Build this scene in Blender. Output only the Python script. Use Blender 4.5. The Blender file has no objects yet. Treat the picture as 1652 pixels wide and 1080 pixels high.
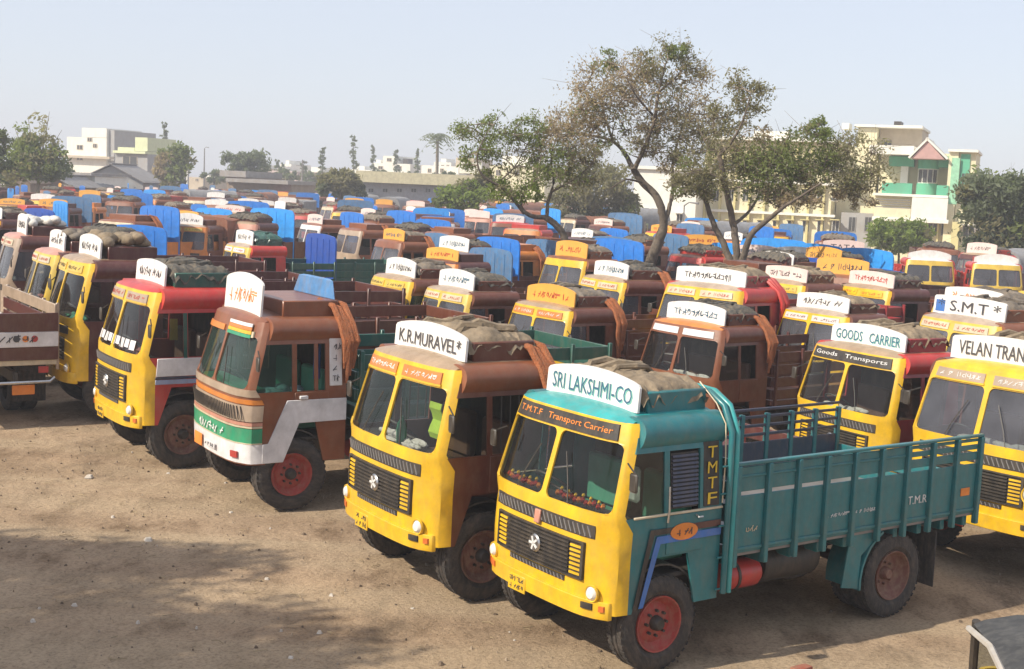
import bpy, bmesh, math, random
from mathutils import Vector, Matrix, noise
import numpy as np
R = math.radians
rnd = random.Random(7)
sc = bpy.context.scene
col = sc.collection

# ------------------------------------------------------------------ camera, sky, sun, exposure
CF, CP, CR, CH = 2070.0, 6.55, 2.54, 4.76          # focal length in photo pixels, pitch, roll, height
cam_d = bpy.data.cameras.new('camera')
cam = bpy.data.objects.new('camera', cam_d); col.objects.link(cam)
cam_d.sensor_width = 36; cam_d.lens = CF / 1652 * 36
cam_d.clip_start = .1; cam_d.clip_end = 6000
cam.matrix_world = Matrix.Translation((0, 0, CH)) @ Matrix.Rotation(R(90 - CP), 4, 'X') @ Matrix.Rotation(R(CR), 4, 'Z')
sc.camera = cam

SUN_AZ, SUN_EL = (-.891, -.455), 40.0              # horizontal direction towards the sun, elevation
world = bpy.data.worlds.new('World'); sc.world = world; world.use_nodes = True
wn = world.node_tree; wn.nodes.clear()
sky = wn.nodes.new('ShaderNodeTexSky'); sky.sky_type = 'NISHITA'; sky.sun_disc = False
sky.sun_elevation = R(SUN_EL); sky.sun_rotation = math.atan2(SUN_AZ[0], SUN_AZ[1]) % (2 * math.pi)
sky.air_density = 1.0; sky.dust_density = 1.0; sky.ozone_density = 1.5
bg = wn.nodes.new('ShaderNodeBackground'); bg.inputs[1].default_value = .13
wo = wn.nodes.new('ShaderNodeOutputWorld')
veil = wn.nodes.new('ShaderNodeMix'); veil.data_type = 'RGBA'; veil.inputs[0].default_value = .70      # dry-season haze: pale, nearly even sky
veil.inputs[7].default_value = (5.5, 5.75, 6.5, 1)
wn.links.new(sky.outputs[0], veil.inputs[6]); wn.links.new(veil.outputs[2], bg.inputs[0]); wn.links.new(bg.outputs[0], wo.inputs[0])
sun_d = bpy.data.lights.new('sun', 'SUN'); sun_d.energy = 5.0; sun_d.angle = R(.55); sun_d.color = (1, .92, .77)
sun = bpy.data.objects.new('sun', sun_d); col.objects.link(sun)
ce = math.cos(R(SUN_EL))
S3 = Vector((SUN_AZ[0] * ce, SUN_AZ[1] * ce, math.sin(R(SUN_EL))))
sun.rotation_euler = (-S3).to_track_quat('-Z', 'Y').to_euler(); sun.location = S3 * 60
sc.view_settings.view_transform = 'Standard'; sc.view_settings.look = 'None'
sc.view_settings.exposure = 0.22; sc.view_settings.gamma = 1; sc.view_settings.use_curve_mapping = False
sc.render.engine = 'CYCLES'
try:
    sc.cycles.max_bounces = 6; sc.cycles.transparent_max_bounces = 12; sc.cycles.use_denoising = True
    sc.cycles.sample_clamp_indirect = 6
except Exception: pass

def at(px, py, z=None, Y=None):
    """ground-plan point seen at photo pixel (px, py), at height z or at distance Y"""
    r, a = R(CR), R(CP); dx, dy = px - 826, py - 540
    X = (dx * math.cos(r) + dy * math.sin(r)) / CF; V = -(-dx * math.sin(r) + dy * math.cos(r)) / CF
    d = Vector((X, math.cos(a) + V * math.sin(a), -math.sin(a) + V * math.cos(a)))
    t = Y / d.y if Y is not None else (z - CH) / d.z
    return Vector((0, 0, CH)) + d * t

# ------------------------------------------------------------------ mesh helpers
class MB:
    def __init__(s): s.v = []; s.f = []
    def add(s, vs, fs):
        n = len(s.v); s.v += [tuple(v) for v in vs]; s.f += [tuple(i + n for i in f) for f in fs]; return s
    def box(s, x0, x1, y0, y1, z0, z1):
        return s.add([(x, y, z) for x in (x0, x1) for y in (y0, y1) for z in (z0, z1)],
                     [(0, 1, 3, 2), (4, 6, 7, 5), (0, 4, 5, 1), (2, 3, 7, 6), (0, 2, 6, 4), (1, 5, 7, 3)])
    def obox(s, c, d, rx=0, ry=0, rz=0):
        m = Matrix.Translation(c) @ (Matrix.Rotation(rz, 4, 'Z') @ Matrix.Rotation(ry, 4, 'Y') @ Matrix.Rotation(rx, 4, 'X'))
        h = [q / 2 for q in d]
        return s.add([m @ Vector((x, y, z)) for x in (-h[0], h[0]) for y in (-h[1], h[1]) for z in (-h[2], h[2])],
                     [(0, 1, 3, 2), (4, 6, 7, 5), (0, 4, 5, 1), (2, 3, 7, 6), (0, 2, 6, 4), (1, 5, 7, 3)])
    def prism(s, pts, f0, f1):
        n = len(pts); a = [f0(*p) for p in pts]; b = [f1(*p) for p in pts]
        return s.add(a + b, [tuple(range(n)), tuple(range(2 * n - 1, n - 1, -1))] + [(i, (i + 1) % n, n + (i + 1) % n, n + i) for i in range(n)])
    def tube(s, pts, r, n=6):
        P = [Vector(p) for p in pts]; rr = r if isinstance(r, (list, tuple)) else [r] * len(P); vs = []; fs = []
        up = Vector((.13, .27, 1)).normalized()
        for i, p in enumerate(P):
            t = (P[min(i + 1, len(P) - 1)] - P[max(i - 1, 0)])
            t = t.normalized() if t.length > 1e-9 else Vector((0, 0, 1))
            a = t.cross(up)
            if a.length < .05: a = t.cross(Vector((1, 0, 0)))
            a.normalize(); b = t.cross(a)
            for k in range(n):
                q = 2 * math.pi * k / n; vs.append(p + (a * math.cos(q) + b * math.sin(q)) * rr[i])
        for i in range(len(P) - 1):
            for k in range(n):
                fs.append((i * n + k, i * n + (k + 1) % n, (i + 1) * n + (k + 1) % n, (i + 1) * n + k))
        fs += [tuple(range(n))[::-1], tuple(range((len(P) - 1) * n, len(P) * n))]
        return s.add(vs, fs)
    def lathe(s, prof, n, c=(0, 0, 0), cap=True):          # profile (radius, y) round the y axis
        vs = []; m = len(prof)
        for k in range(n):
            a = 2 * math.pi * k / n
            for r, h in prof: vs.append((c[0] + r * math.cos(a), c[1] + h, c[2] + r * math.sin(a)))
        fs = [(k * m + i, k * m + i + 1, ((k + 1) % n) * m + i + 1, ((k + 1) % n) * m + i) for k in range(n) for i in range(m - 1)]
        if cap: fs += [tuple(k * m for k in range(n)), tuple(k * m + m - 1 for k in range(n))[::-1]]
        return s.add(vs, fs)
    def grid(s, fn, us, vs_, skip=None):
        m = len(vs_); vs = [fn(u, v) for u in us for v in vs_]
        fs = [(i * m + j, (i + 1) * m + j, (i + 1) * m + j + 1, i * m + j + 1) for i in range(len(us) - 1) for j in range(m - 1)
              if not (skip and skip(i, j))]
        return s.add(vs, fs)
    def mesh(s, name, bevel=0, solid=0, smooth=True, ang=38):
        me = bpy.data.meshes.new(name); bm = bmesh.new()
        V = [bm.verts.new(v) for v in s.v]
        for f in s.f:
            try: bm.faces.new([V[i] for i in f])
            except ValueError: pass
        if bevel: bmesh.ops.bevel(bm, geom=bm.edges[:], offset=bevel, segments=1, affect='EDGES', profile=.5)
        if solid:
            bmesh.ops.recalc_face_normals(bm, faces=bm.faces[:])
            bmesh.ops.solidify(bm, geom=bm.faces[:], thickness=solid)
        bmesh.ops.recalc_face_normals(bm, faces=bm.faces[:])
        bm.to_mesh(me); bm.free()
        if smooth:
            me.polygons.foreach_set('use_smooth', [True] * len(me.polygons)); me.set_sharp_from_angle(angle=R(ang))
        me.materials.append(None)
        return me

CACHE = {}
def C(key, fn):
    if key not in CACHE: CACHE[key] = fn()
    return CACHE[key]

def obj(name, me, mat, parent=None, loc=None, rot=None, scl=None):
    o = bpy.data.objects.new(name, me); col.objects.link(o)
    o.material_slots[0].link = 'OBJECT'; o.material_slots[0].material = mat
    if parent: o.parent = parent
    if loc is not None: o.location = loc
    if rot is not None: o.rotation_euler = rot
    if scl is not None: o.scale = scl
    return o
def empty(name, loc=(0, 0, 0), rz=0, parent=None, scale=1):
    o = bpy.data.objects.new(name, None); col.objects.link(o); o.location = loc; o.rotation_euler = (0, 0, rz)
    o.scale = (scale,) * 3; o.empty_display_size = .2
    if parent: o.parent = parent
    return o
def tag(o, label, cat, group=None, kind=None):
    o['label'] = label
    if cat: o['category'] = cat
    if group: o['group'] = group
    if kind: o['kind'] = kind
    return o

# ------------------------------------------------------------------ materials
MATS = {}
def N(nt, t, **kw):
    n = nt.nodes.new(t)
    for k, v in kw.items(): setattr(n, k, v)
    return n
def mat(name, c, rough=.5, metal=0.0, dust=.25, dcol=(.30, .22, .14), var=.25, scale=3.0, bump=0.0, bscale=40.0, spec=.5, coat=0.0):
    if name in MATS: return MATS[name]
    m = bpy.data.materials.new(name); m.use_nodes = True; nt = m.node_tree; nt.nodes.clear()
    out = N(nt, 'ShaderNodeOutputMaterial'); p = N(nt, 'ShaderNodeBsdfPrincipled'); nt.links.new(p.outputs[0], out.inputs[0])
    tc = N(nt, 'ShaderNodeTexCoord')
    n1 = N(nt, 'ShaderNodeTexNoise'); n1.inputs['Scale'].default_value = scale; n1.inputs['Detail'].default_value = 6; n1.inputs['Roughness'].default_value = .65
    nt.links.new(tc.outputs['Object'], n1.inputs['Vector'])
    r1 = N(nt, 'ShaderNodeValToRGB'); r1.color_ramp.elements[0].position = .3; r1.color_ramp.elements[1].position = .72
    lo, hi = 1 - var, 1 + var * .55
    r1.color_ramp.elements[0].color = (c[0] * lo, c[1] * lo, c[2] * lo, 1); r1.color_ramp.elements[1].color = (min(c[0] * hi, .95), min(c[1] * hi, .95), min(c[2] * hi, .95), 1)
    nt.links.new(n1.outputs['Fac'], r1.inputs['Fac'])
    last = r1.outputs[0]
    if dust:
        n2 = N(nt, 'ShaderNodeTexNoise'); n2.inputs['Scale'].default_value = scale * 2.7; n2.inputs['Detail'].default_value = 8; n2.inputs['Roughness'].default_value = .7
        mp = N(nt, 'ShaderNodeMapping'); mp.inputs['Location'].default_value = (3.1, 7.7, 1.3); mp.inputs['Scale'].default_value = (1, 1, .45)
        nt.links.new(tc.outputs['Object'], mp.inputs[0]); nt.links.new(mp.outputs[0], n2.inputs['Vector'])
        r2 = N(nt, 'ShaderNodeValToRGB'); r2.color_ramp.elements[0].position = .42; r2.color_ramp.elements[1].position = .75
        r2.color_ramp.elements[0].color = (dust * .25,) * 3 + (1,); r2.color_ramp.elements[1].color = (min(dust * 2.0, .9),) * 3 + (1,)
        nt.links.new(n2.outputs['Fac'], r2.inputs['Fac'])
        mx = N(nt, 'ShaderNodeMix', data_type='RGBA'); nt.links.new(r2.outputs[0], mx.inputs[0]); nt.links.new(last, mx.inputs[6])
        mx.inputs[7].default_value = dcol + (1,); last = mx.outputs[2]
        rr = N(nt, 'ShaderNodeMapRange'); rr.inputs[3].default_value = rough; rr.inputs[4].default_value = min(1, rough + .4)
        nt.links.new(r2.outputs[0], rr.inputs[0]); nt.links.new(rr.outputs[0], p.inputs['Roughness'])
    else: p.inputs['Roughness'].default_value = rough
    nt.links.new(last, p.inputs['Base Color'])
    p.inputs['Metallic'].default_value = metal; p.inputs['Specular IOR Level'].default_value = spec
    if coat: p.inputs['Coat Weight'].default_value = coat; p.inputs['Coat Roughness'].default_value = .15
    if bump:
        n3 = N(nt, 'ShaderNodeTexNoise'); n3.inputs['Scale'].default_value = bscale; n3.inputs['Detail'].default_value = 5
        nt.links.new(tc.outputs['Object'], n3.inputs['Vector'])
        b = N(nt, 'ShaderNodeBump'); b.inputs['Strength'].default_value = bump; b.inputs['Distance'].default_value = .03
        nt.links.new(n3.outputs['Fac'], b.inputs['Height']); nt.links.new(b.outputs[0], p.inputs['Normal'])
    MATS[name] = m; return m
def glass(name, tint=(.55, .6, .6), film=.10, fcol=(.45, .43, .42), ior=1.5):
    if name in MATS: return MATS[name]
    m = bpy.data.materials.new(name); m.use_nodes = True; nt = m.node_tree; nt.nodes.clear()
    out = N(nt, 'ShaderNodeOutputMaterial'); tr = N(nt, 'ShaderNodeBsdfTransparent'); tr.inputs[0].default_value = tint + (1,)
    gl = N(nt, 'ShaderNodeBsdfGlossy'); gl.inputs['Roughness'].default_value = .05
    df = N(nt, 'ShaderNodeBsdfDiffuse'); df.inputs[0].default_value = fcol + (1,)
    fr = N(nt, 'ShaderNodeFresnel'); fr.inputs[0].default_value = ior
    tc = N(nt, 'ShaderNodeTexCoord'); nz = N(nt, 'ShaderNodeTexNoise'); nz.inputs['Scale'].default_value = 1.6; nz.inputs['Detail'].default_value = 3
    nt.links.new(tc.outputs['Object'], nz.inputs['Vector'])
    mr = N(nt, 'ShaderNodeMapRange'); mr.inputs[1].default_value = .35; mr.inputs[2].default_value = .75; mr.inputs[3].default_value = film * .7; mr.inputs[4].default_value = film * 1.4
    nt.links.new(nz.outputs['Fac'], mr.inputs[0])
    m1 = N(nt, 'ShaderNodeMixShader'); m2 = N(nt, 'ShaderNodeMixShader')
    nt.links.new(mr.outputs[0], m1.inputs[0]); nt.links.new(tr.outputs[0], m1.inputs[1]); nt.links.new(df.outputs[0], m1.inputs[2])
    nt.links.new(fr.outputs[0], m2.inputs[0]); nt.links.new(m1.outputs[0], m2.inputs[1]); nt.links.new(gl.outputs[0], m2.inputs[2])
    nt.links.new(m2.outputs[0], out.inputs[0]); MATS[name] = m; return m

def paint(n, c, dust=.15, rough=.36, **k): return mat(n + '_paint', c, rough, dust=dust, var=.26, scale=3.1, coat=.15, bump=.06, bscale=9, dcol=(.24, .17, .11), **k)
YEL = paint('yellow', (.78, .46, .010)); YEL2 = paint('pale_yellow', (.68, .46, .06)); ORG = paint('orange', (.62, .20, .03))
BRN = paint('brown', (.125, .032, .017)); BRN2 = paint('light_brown', (.22, .068, .028)); MAR = paint('maroon', (.085, .018, .018))
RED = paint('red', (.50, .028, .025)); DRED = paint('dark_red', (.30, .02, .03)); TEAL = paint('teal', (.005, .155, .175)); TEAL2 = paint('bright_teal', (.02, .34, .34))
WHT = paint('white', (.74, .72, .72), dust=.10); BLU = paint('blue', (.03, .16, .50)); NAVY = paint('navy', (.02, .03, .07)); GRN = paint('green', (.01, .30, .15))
CREAM = paint('cream', (.62, .52, .36)); TAN = paint('tan', (.40, .30, .22)); GREY = paint('grey', (.22, .21, .21)); PINK = paint('salmon', (.55, .25, .18))
DGRN = paint('dark_green', (.01, .09, .07)); ROSE = paint('rose', (.60, .36, .32))
BLK = mat('black_metal', (.022, .02, .02), .5, dust=.12); DARK = mat('dark_interior', (.016, .014, .013), .8, dust=.1)
RUB = mat('rubber', (.022, .021, .021), .8, dust=.30, dcol=(.16, .12, .09), scale=6, bump=.3)
CHR = mat('chrome', (.6, .6, .6), .25, 1.0, dust=.15); LENS = mat('lamp_glass', (.82, .80, .76), .12, dust=.05, coat=.6)
AMB = mat('amber_lens', (.75, .16, .02), .25, dust=.15); INK = mat('black_ink', (.05, .05, .06), .6, dust=.05); INKB = mat('blue_ink', (.03, .12, .20), .6, dust=.05)
INKR = mat('red_ink', (.45, .04, .03), .6, dust=.05); INKO = mat('orange_ink', (.80, .24, .03), .6, dust=.08); INKW = mat('white_ink', (.72, .70, .68), .6, dust=.05); INKY = mat('yellow_ink', (.75, .50, .03), .6, dust=.05)
SIGN = mat('sign_white', (.76, .74, .72), .5, dust=.16, var=.10, scale=4); SIGNO = mat('sign_orange', (.75, .36, .05), .5, dust=.1, var=.12); SIGNP = mat('sign_pink', (.74, .58, .54), .5, dust=.1, var=.1)
CANV = mat('grey_canvas', (.15, .13, .11), .9, dust=.3, var=.6, scale=5, bump=.6, bscale=14); CANV2 = mat('tan_canvas', (.22, .17, .115), .9, dust=.3, var=.65, scale=5, bump=.6, bscale=14)
SACK = mat('white_sacking', (.66, .64, .60), .9, dust=.2, var=.3, scale=5, bump=.5, bscale=14); CANVD = mat('dark_canvas', (.05, .055, .055), .9, dust=.3, var=.4, scale=5, bump=.6, bscale=14)
TARP = mat('blue_tarpaulin', (.012, .16, .60), .45, dust=.10, var=.22, scale=3, bump=.5, bscale=7); TARP2 = mat('faded_blue_tarpaulin', (.06, .22, .48), .5, dust=.22, var=.3, scale=3, bump=.5, bscale=7)
TARPD = mat('deep_blue_tarpaulin', (.008, .07, .36), .45, dust=.10, var=.25, scale=3, bump=.5, bscale=7); TARPL = mat('bright_blue_tarpaulin', (.02, .27, .78), .45, dust=.08, var=.2, scale=3, bump=.4, bscale=7)
TARPB = mat('brown_tarpaulin', (.26, .09, .05), .7, dust=.2, var=.3, scale=3, bump=.5, bscale=7); TARPG = mat('grey_tarpaulin', (.24, .25, .27), .7, dust=.25, var=.3, scale=3, bump=.5, bscale=7)
TARPT = mat('tan_tarpaulin', (.42, .25, .14), .8, dust=.2, var=.3, scale=3, bump=.5, bscale=7)
ROPE = mat('orange_rope', (.36, .10, .03), .9, dust=.2, var=.4, scale=12, bump=.8, bscale=60); ROPET = mat('teal_rope', (.02, .34, .32), .8, dust=.1, var=.3, scale=12, bump=.6, bscale=60)
GLS = glass('windscreen_glass', (.72, .75, .74), film=.02, ior=1.33); GLSF = glass('dusty_sheen_glass', film=.16, fcol=(.40, .40, .46), ior=1.45); GLSG = glass('greenish_glass', (.45, .60, .55), film=.10, fcol=(.2, .32, .28), ior=1.35)  # GLSF: the dust film also carries a painted grey-lilac sky reflection
RIMR = mat('red_rim', (.36, .025, .022), .6, dust=.3, scale=6); RIMB = mat('rusty_rim', (.16, .05, .04), .7, dust=.4, scale=6)
SEATG = mat('green_seat', (.06, .30, .20), .6, dust=.1); SEATW = mat('white_seat_cover', (.55, .62, .55), .7, dust=.1); SEATB = mat('brown_seat', (.12, .06, .04), .7, dust=.1)
mat('seat_cloth', (.30, .10, .08), .8, dust=.1); LIME = mat('lime_cloth', (.42, .62, .06), .8, dust=.05); AQUA = mat('aqua_cloth', (.20, .50, .45), .8, dust=.1, var=.3)

# ------------------------------------------------------------------ lettering
GLY = {}
def text_mesh(s, w, h, depth=.004, thick=0.0):
    key = ('txt', s, w, h, thick)
    if key in CACHE: return CACHE[key]
    cu = bpy.data.curves.new('lettering', 'FONT'); cu.body = s; cu.size = 1; cu.extrude = .01; cu.offset = 0; cu.resolution_u = 2
    o = bpy.data.objects.new('lettering', cu); col.objects.link(o)
    dg = bpy.context.evaluated_depsgraph_get(); me = bpy.data.meshes.new_from_object(o.evaluated_get(dg))
    bpy.data.objects.remove(o); bpy.data.curves.remove(cu)
    co = np.array([v.co for v in me.vertices]); lo, hi = co.min(0), co.max(0)
    for v, c in zip(me.vertices, co):
        v.co = ((c[0] - (lo[0] + hi[0]) / 2) * w / (hi[0] - lo[0]), (c[1] - (lo[1] + hi[1]) / 2) * h / (hi[1] - lo[1]), (c[2] - lo[2]) / max(hi[2] - lo[2], 1e-6) * depth)
    me.materials.clear(); me.materials.append(None); CACHE[key] = me
    return me
def scribble(w, h, n, seed):
    """worn painted lettering, too blurred in the photograph to be read"""
    def mk():
        r = random.Random(seed); b = MB(); cw = w / n
        def bar(x0, y0, x1, y1, t):
            d = Vector((x1 - x0, y1 - y0, 0)); L = d.length; c = ((x0 + x1) / 2, (y0 + y1) / 2, .002)
            b.obox(c, (L + t, t, .004), rz=math.atan2(d.y, d.x))
        for i in range(n):
            if r.random() < .12: continue
            x0, x1 = -w / 2 + cw * (i + .12), -w / 2 + cw * (i + .88); t = min(cw * .16, h * .13); xm = (x0 + x1) / 2
            for _ in range(r.choice((2, 2, 3))):
                k = r.randint(0, 4); yy = r.uniform(-.4, .4) * h
                if k < 2: xx = r.uniform(x0, x1); L = r.uniform(.4, 1) * h; bar(xx, -L / 2 + yy * .3, xx, L / 2 + yy * .3, t)
                elif k == 2: bar(x0, yy, x1, yy + r.uniform(-.1, .1) * h, t)
                elif k == 3: bar(x0, -h * r.uniform(.2, .5), x1, h * r.uniform(.2, .5), t)
                else:
                    a0 = r.uniform(0, 6); P = [(xm + (x1 - x0) * .42 * math.cos(a0 + q * .7), h * .3 * math.sin(a0 + q * .7) + yy * .4) for q in range(6)]
                    for p, q in zip(P, P[1:]): bar(p[0], p[1], q[0], q[1], t)
        return b.mesh('scribble', smooth=False)
    return C(('scr', w, h, n, seed), mk)
MF = Matrix(((0, 0, 1, 0), (1, 0, 0, 0), (0, 1, 0, 0), (0, 0, 0, 1)))      # lettering facing +x (truck front)
ML = Matrix(((-1, 0, 0, 0), (0, 0, 1, 0), (0, 1, 0, 0), (0, 0, 0, 1)))     # lettering facing +y (truck's left side)
MBK = Matrix(((0, 0, -1, 0), (-1, 0, 0, 0), (0, 1, 0, 0), (0, 0, 0, 1)))   # facing -x
def letter(me, m, parent, M, loc, name='lettering', tilt=0, roll=0):
    o = obj(name, me, m, parent)
    if me.name.startswith('scribble'): o['kind'] = 'stuff'             # strokes too small to pick apart
    o.matrix_local = Matrix.Translation(loc) @ Matrix.Rotation(tilt, 4, 'Y') @ M @ Matrix.Rotation(roll, 4, 'Z'); return o

def bent(me, parent, ink, u0, zc, off, name='lettering'):
    """lettering painted on the curved front: centre at y = u0, height zc"""
    key = ('bent', me.name, round(u0, 3), round(zc, 3))
    if key not in CACHE:
        m2 = me.copy()
        for v in m2.vertices:
            z = zc + v.co.y; v.co = FS((u0 + v.co.x) / fhw(z), z, off + v.co.z)
        CACHE[key] = m2
    o = obj(name, CACHE[key], ink, parent)
    if me.name.startswith('scribble'): o['kind'] = 'stuff'
    return o
# ------------------------------------------------------------------ truck geometry (x forward, front face near x = 0; y left; z up)
def lerp(t, tab):
    for (a, va), (b, vb) in zip(tab, tab[1:]):
        if t <= b: return va + (vb - va) * max(0, (t - a)) / (b - a)
    return tab[-1][1]
def fxc(z): return lerp(z, [(.5, -.015), (.9, 0), (1.3, 0), (1.71, -.035), (2.66, -.30), (2.8, -.36)])
def fhw(z): return lerp(z, [(.69, 1.10), (1.2, 1.115), (1.71, 1.09), (2.4, 1.02), (2.66, .97), (2.8, .93)])
def sy(z): return lerp(z, [(.69, 1.12), (1.71, 1.12), (2.36, 1.07), (2.66, 1.0), (2.8, .96)])
def fk(z): return lerp(z, [(1.55, 1), (1.76, .62)])                     # the corners are tighter round the windscreen
def FS(u, z, off=0.0): return Vector((fxc(z) - (.06 * u * u + .16 * abs(u) ** 7) * fk(z) + off, fhw(z) * u, z))
def fwr(z): return lerp(z, [(1.55, .37), (1.76, .21)])
UC = [-1, -.985, -.955, -.8, -.6, -.4, -.2, -.035, .035, .2, .4, .6, .8, .955, .985, 1]
W0, W1 = 1.74, 2.45
def fpt(k, z):
    if k == 0: return Vector((fxc(z) - fwr(z), -sy(z), z))
    if k == len(UC) + 1: return Vector((fxc(z) - fwr(z), sy(z), z))
    return FS(UC[k - 1], z)
def m_front():
    b = MB(); Z = [.69, .8, .95, 1.15, 1.4, 1.55, 1.65, W0, W1, 2.5, 2.6, 2.66]
    b.grid(lambda k, z: fpt(k, z), range(len(UC) + 2), Z, skip=lambda i, j: Z[j] == W0 and (3 <= i <= 7 or 9 <= i <= 13))
    for (ua, ub) in ((-.955, -.035), (.035, .955)):                      # rounded window corners
        for uc, du in ((ua, 1), (ub, -1)):
            for zc, dz in ((W0, 1), (W1, -1)):
                r = .075; pts = [FS(uc, zc)]
                for q in range(5):
                    a = math.pi / 2 * q / 4; pts.append(FS(uc + du * r * (1 - math.sin(a)) / 1.05, zc + dz * r * (1 - math.cos(a))))
                b.add(pts, [(0, i, i + 1) for i in range(1, 5)])
    return b.mesh('front_panel', solid=.025)
def strip(z0, z1, u0, u1, off, th, n=10):
    b = MB(); U = [u0 + (u1 - u0) * i / n for i in range(n + 1)]; vs = []; fs = []
    for u in U: vs += [FS(u, z0, off), FS(u, z1, off), FS(u, z1, off - th), FS(u, z0, off - th)]
    for i in range(n):
        a = i * 4
        for k in range(4): fs.append((a + k, a + 4 + k, a + 4 + (k + 1) % 4, a + (k + 1) % 4))
    fs += [(0, 1, 2, 3), (n * 4 + 3, n * 4 + 2, n * 4 + 1, n * 4)]
    b.add(vs, fs); return b
def SM(z0, z1, u0, u1, off=.012, th=.02, n=10): return C(('strip', z0, z1, u0, u1, off, th, n), lambda: strip(z0, z1, u0, u1, off, th, n).mesh('strip'))
def wrapband(z0, z1, off=.012):                                        # band round the front and its corners
    def mk():
        b = MB(); vs = []; K = range(len(UC) + 2); fs = []
        for k in K:
            for z in (z0, z1):
                p = fpt(k, z); d = Vector((p.x + .6, p.y, 0)).normalized(); vs.append(p + d * off)
        for i in range(len(K) - 1): fs.append((2 * i, 2 * i + 2, 2 * i + 3, 2 * i + 1))
        b.add(vs, fs); return b.mesh('band', solid=.012)
    return C(('wrap', z0, z1, off), mk)
def m_pane(s, z0=W0 - .03, z1=W1 + .03):
    b = MB(); us = [u for u in UC if .03 < u * s < .96]
    b.grid(lambda u, z: FS(u, z, -.02), us, [z0, (z0 + z1) / 2, z1]); return b.mesh('windscreen')
def sidepoly(b, pts, s, off=0.0, th=.03):
    b.prism(pts, lambda x, z: (x, s * (sy(z) + off), z), lambda x, z: (x, s * (sy(z) + off - th), z))
def m_side(s):
    b = MB()
    for pts in ([(-.37, .69), (-.42, .69), (-.62, 1.25), (-.37, 1.25)], [(-.37, 1.25), (-.62, 1.25), (-1.16, 1.25), (-1.62, 1.25), (-1.62, 1.70), (-.28, 1.70), (-.385, 1.55)],
                [(-1.16, 1.25), (-1.29, .69), (-1.62, .69), (-1.62, 1.25)], [(-.80, 1.70), (-.87, 1.70), (-.87, 2.36), (-.80, 2.36)],
                [(-1.30, 1.70), (-1.62, 1.70), (-1.62, 2.36), (-1.30, 2.36)], [(-.41, 2.36), (-1.62, 2.36), (-1.62, 2.52), (-.46, 2.52)]):
        sidepoly(b, pts, s)
    return b.mesh('cab_side')
def m_sp(pts, s, off, th): 
    return C(('sp', tuple(pts), s, off, th), lambda: (lambda b: (sidepoly(b, pts, s, off, th), b.mesh('side_piece', bevel=min(.006, th * .3)))[1])(MB()))
def m_roof():
    b = MB(); U = [-1, -.93, -.8, -.6, -.4, -.2, 0, .2, .4, .6, .8, .93, 1]
    def f(u, t):
        if t == 0: return FS(u, 2.66)
        e = FS(u, 2.66); h = .055 + .045 * (1 - u * u) - .03 * abs(u) ** 8
        x = {1: e.x - .03, 2: e.x - .12, 3: e.x - .30}.get(t, -.95 if t == 4 else -1.63)
        return Vector((x, e.y * .985, 2.66 + h * {1: .42, 2: .78, 3: .95}.get(t, 1)))
    b.grid(f, U, range(6)); return b.mesh('roof', solid=.02, ang=60)
def m_roll(s):
    b = MB(); pts = [(.90 + .20 * math.cos(R(a)), 2.53 + .19 * math.sin(R(a))) for a in range(-65, 121, 15)]
    b.prism(pts, lambda y, z: (-.43 - max(0, z - 2.5) * .3 - max(0, abs(y) - .95) * .4, s * y, z), lambda y, z: (-1.66, s * y, z)); return b.mesh('roof_edge', ang=50)
def m_board(w, h, arch):
    b = MB(); n = 14; pts = [(-w, 0)] + [(w, 0)] + [(w - 2 * w * i / n, h + arch * (1 - (1 - 2 * i / n) ** 2)) for i in range(n + 1)]
    pts[2] = (w - .0, h - .03); pts.insert(3, (w - .03, h)); pts[-1] = (-w, h - .03); pts.insert(len(pts) - 1, (-w + .03, h))
    b.prism(pts, lambda y, z: (.015, y, z), lambda y, z: (-.015, y, z)); return b.mesh('sign_board', smooth=False)
def m_bundle(seed, L=.95, W=.8, H=.095):
    """a canvas sheet folded flat on the roof box: creases, a rolled edge, ragged hem"""
    b = MB(); n = 30; m = 34; o = Vector((seed * 7.3, seed * 3.1, 0))
    def ridge(q): return 1 - abs(noise.noise(q)) * 2
    def f(i, j):
        u, v = i / n * 2 - 1, j / m * 2 - 1; e = max(abs(u), abs(v)); k = (1 - min(1, e) ** 5)
        q = Vector((u * 1.3 + v * .4, v * 1.5 - u * .3, 0)) + o
        z = H * k * (.65 + .8 * noise.noise(q * .9) + .55 * ridge(q * 1.9) - .2 + .30 * ridge(q * 4.3)) - .12 * (e ** 10) * (1 + 1.2 * noise.noise(o + Vector((u * 5, v * 5, 9))))
        w = 1.02 + .05 * noise.noise(o + Vector((u * 3, v * 3, 2)))
        return (-L / 2 * u * w + .04 * noise.noise(o + Vector((u * 3, v * 3, 5))), W * v * w, z + .03)
    b.grid(f, range(n + 1), range(m + 1))
    r = random.Random(seed)
    for k in range(3):
        v0 = r.uniform(-.6, .6); P = [(-L / 2 * u * .98, W * (v0 + .12 * math.sin(u * 3 + k)), f(int((u + 1) / 2 * n), max(0, min(m, int((v0 + 1) / 2 * m))))[2] + .02) for u in (-1, -.6, -.2, .2, .6, 1)]
        b.tube(P, [.03 + r.uniform(0, .03)] * 6, 6)
    return b.mesh('bundle', ang=30)
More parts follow.
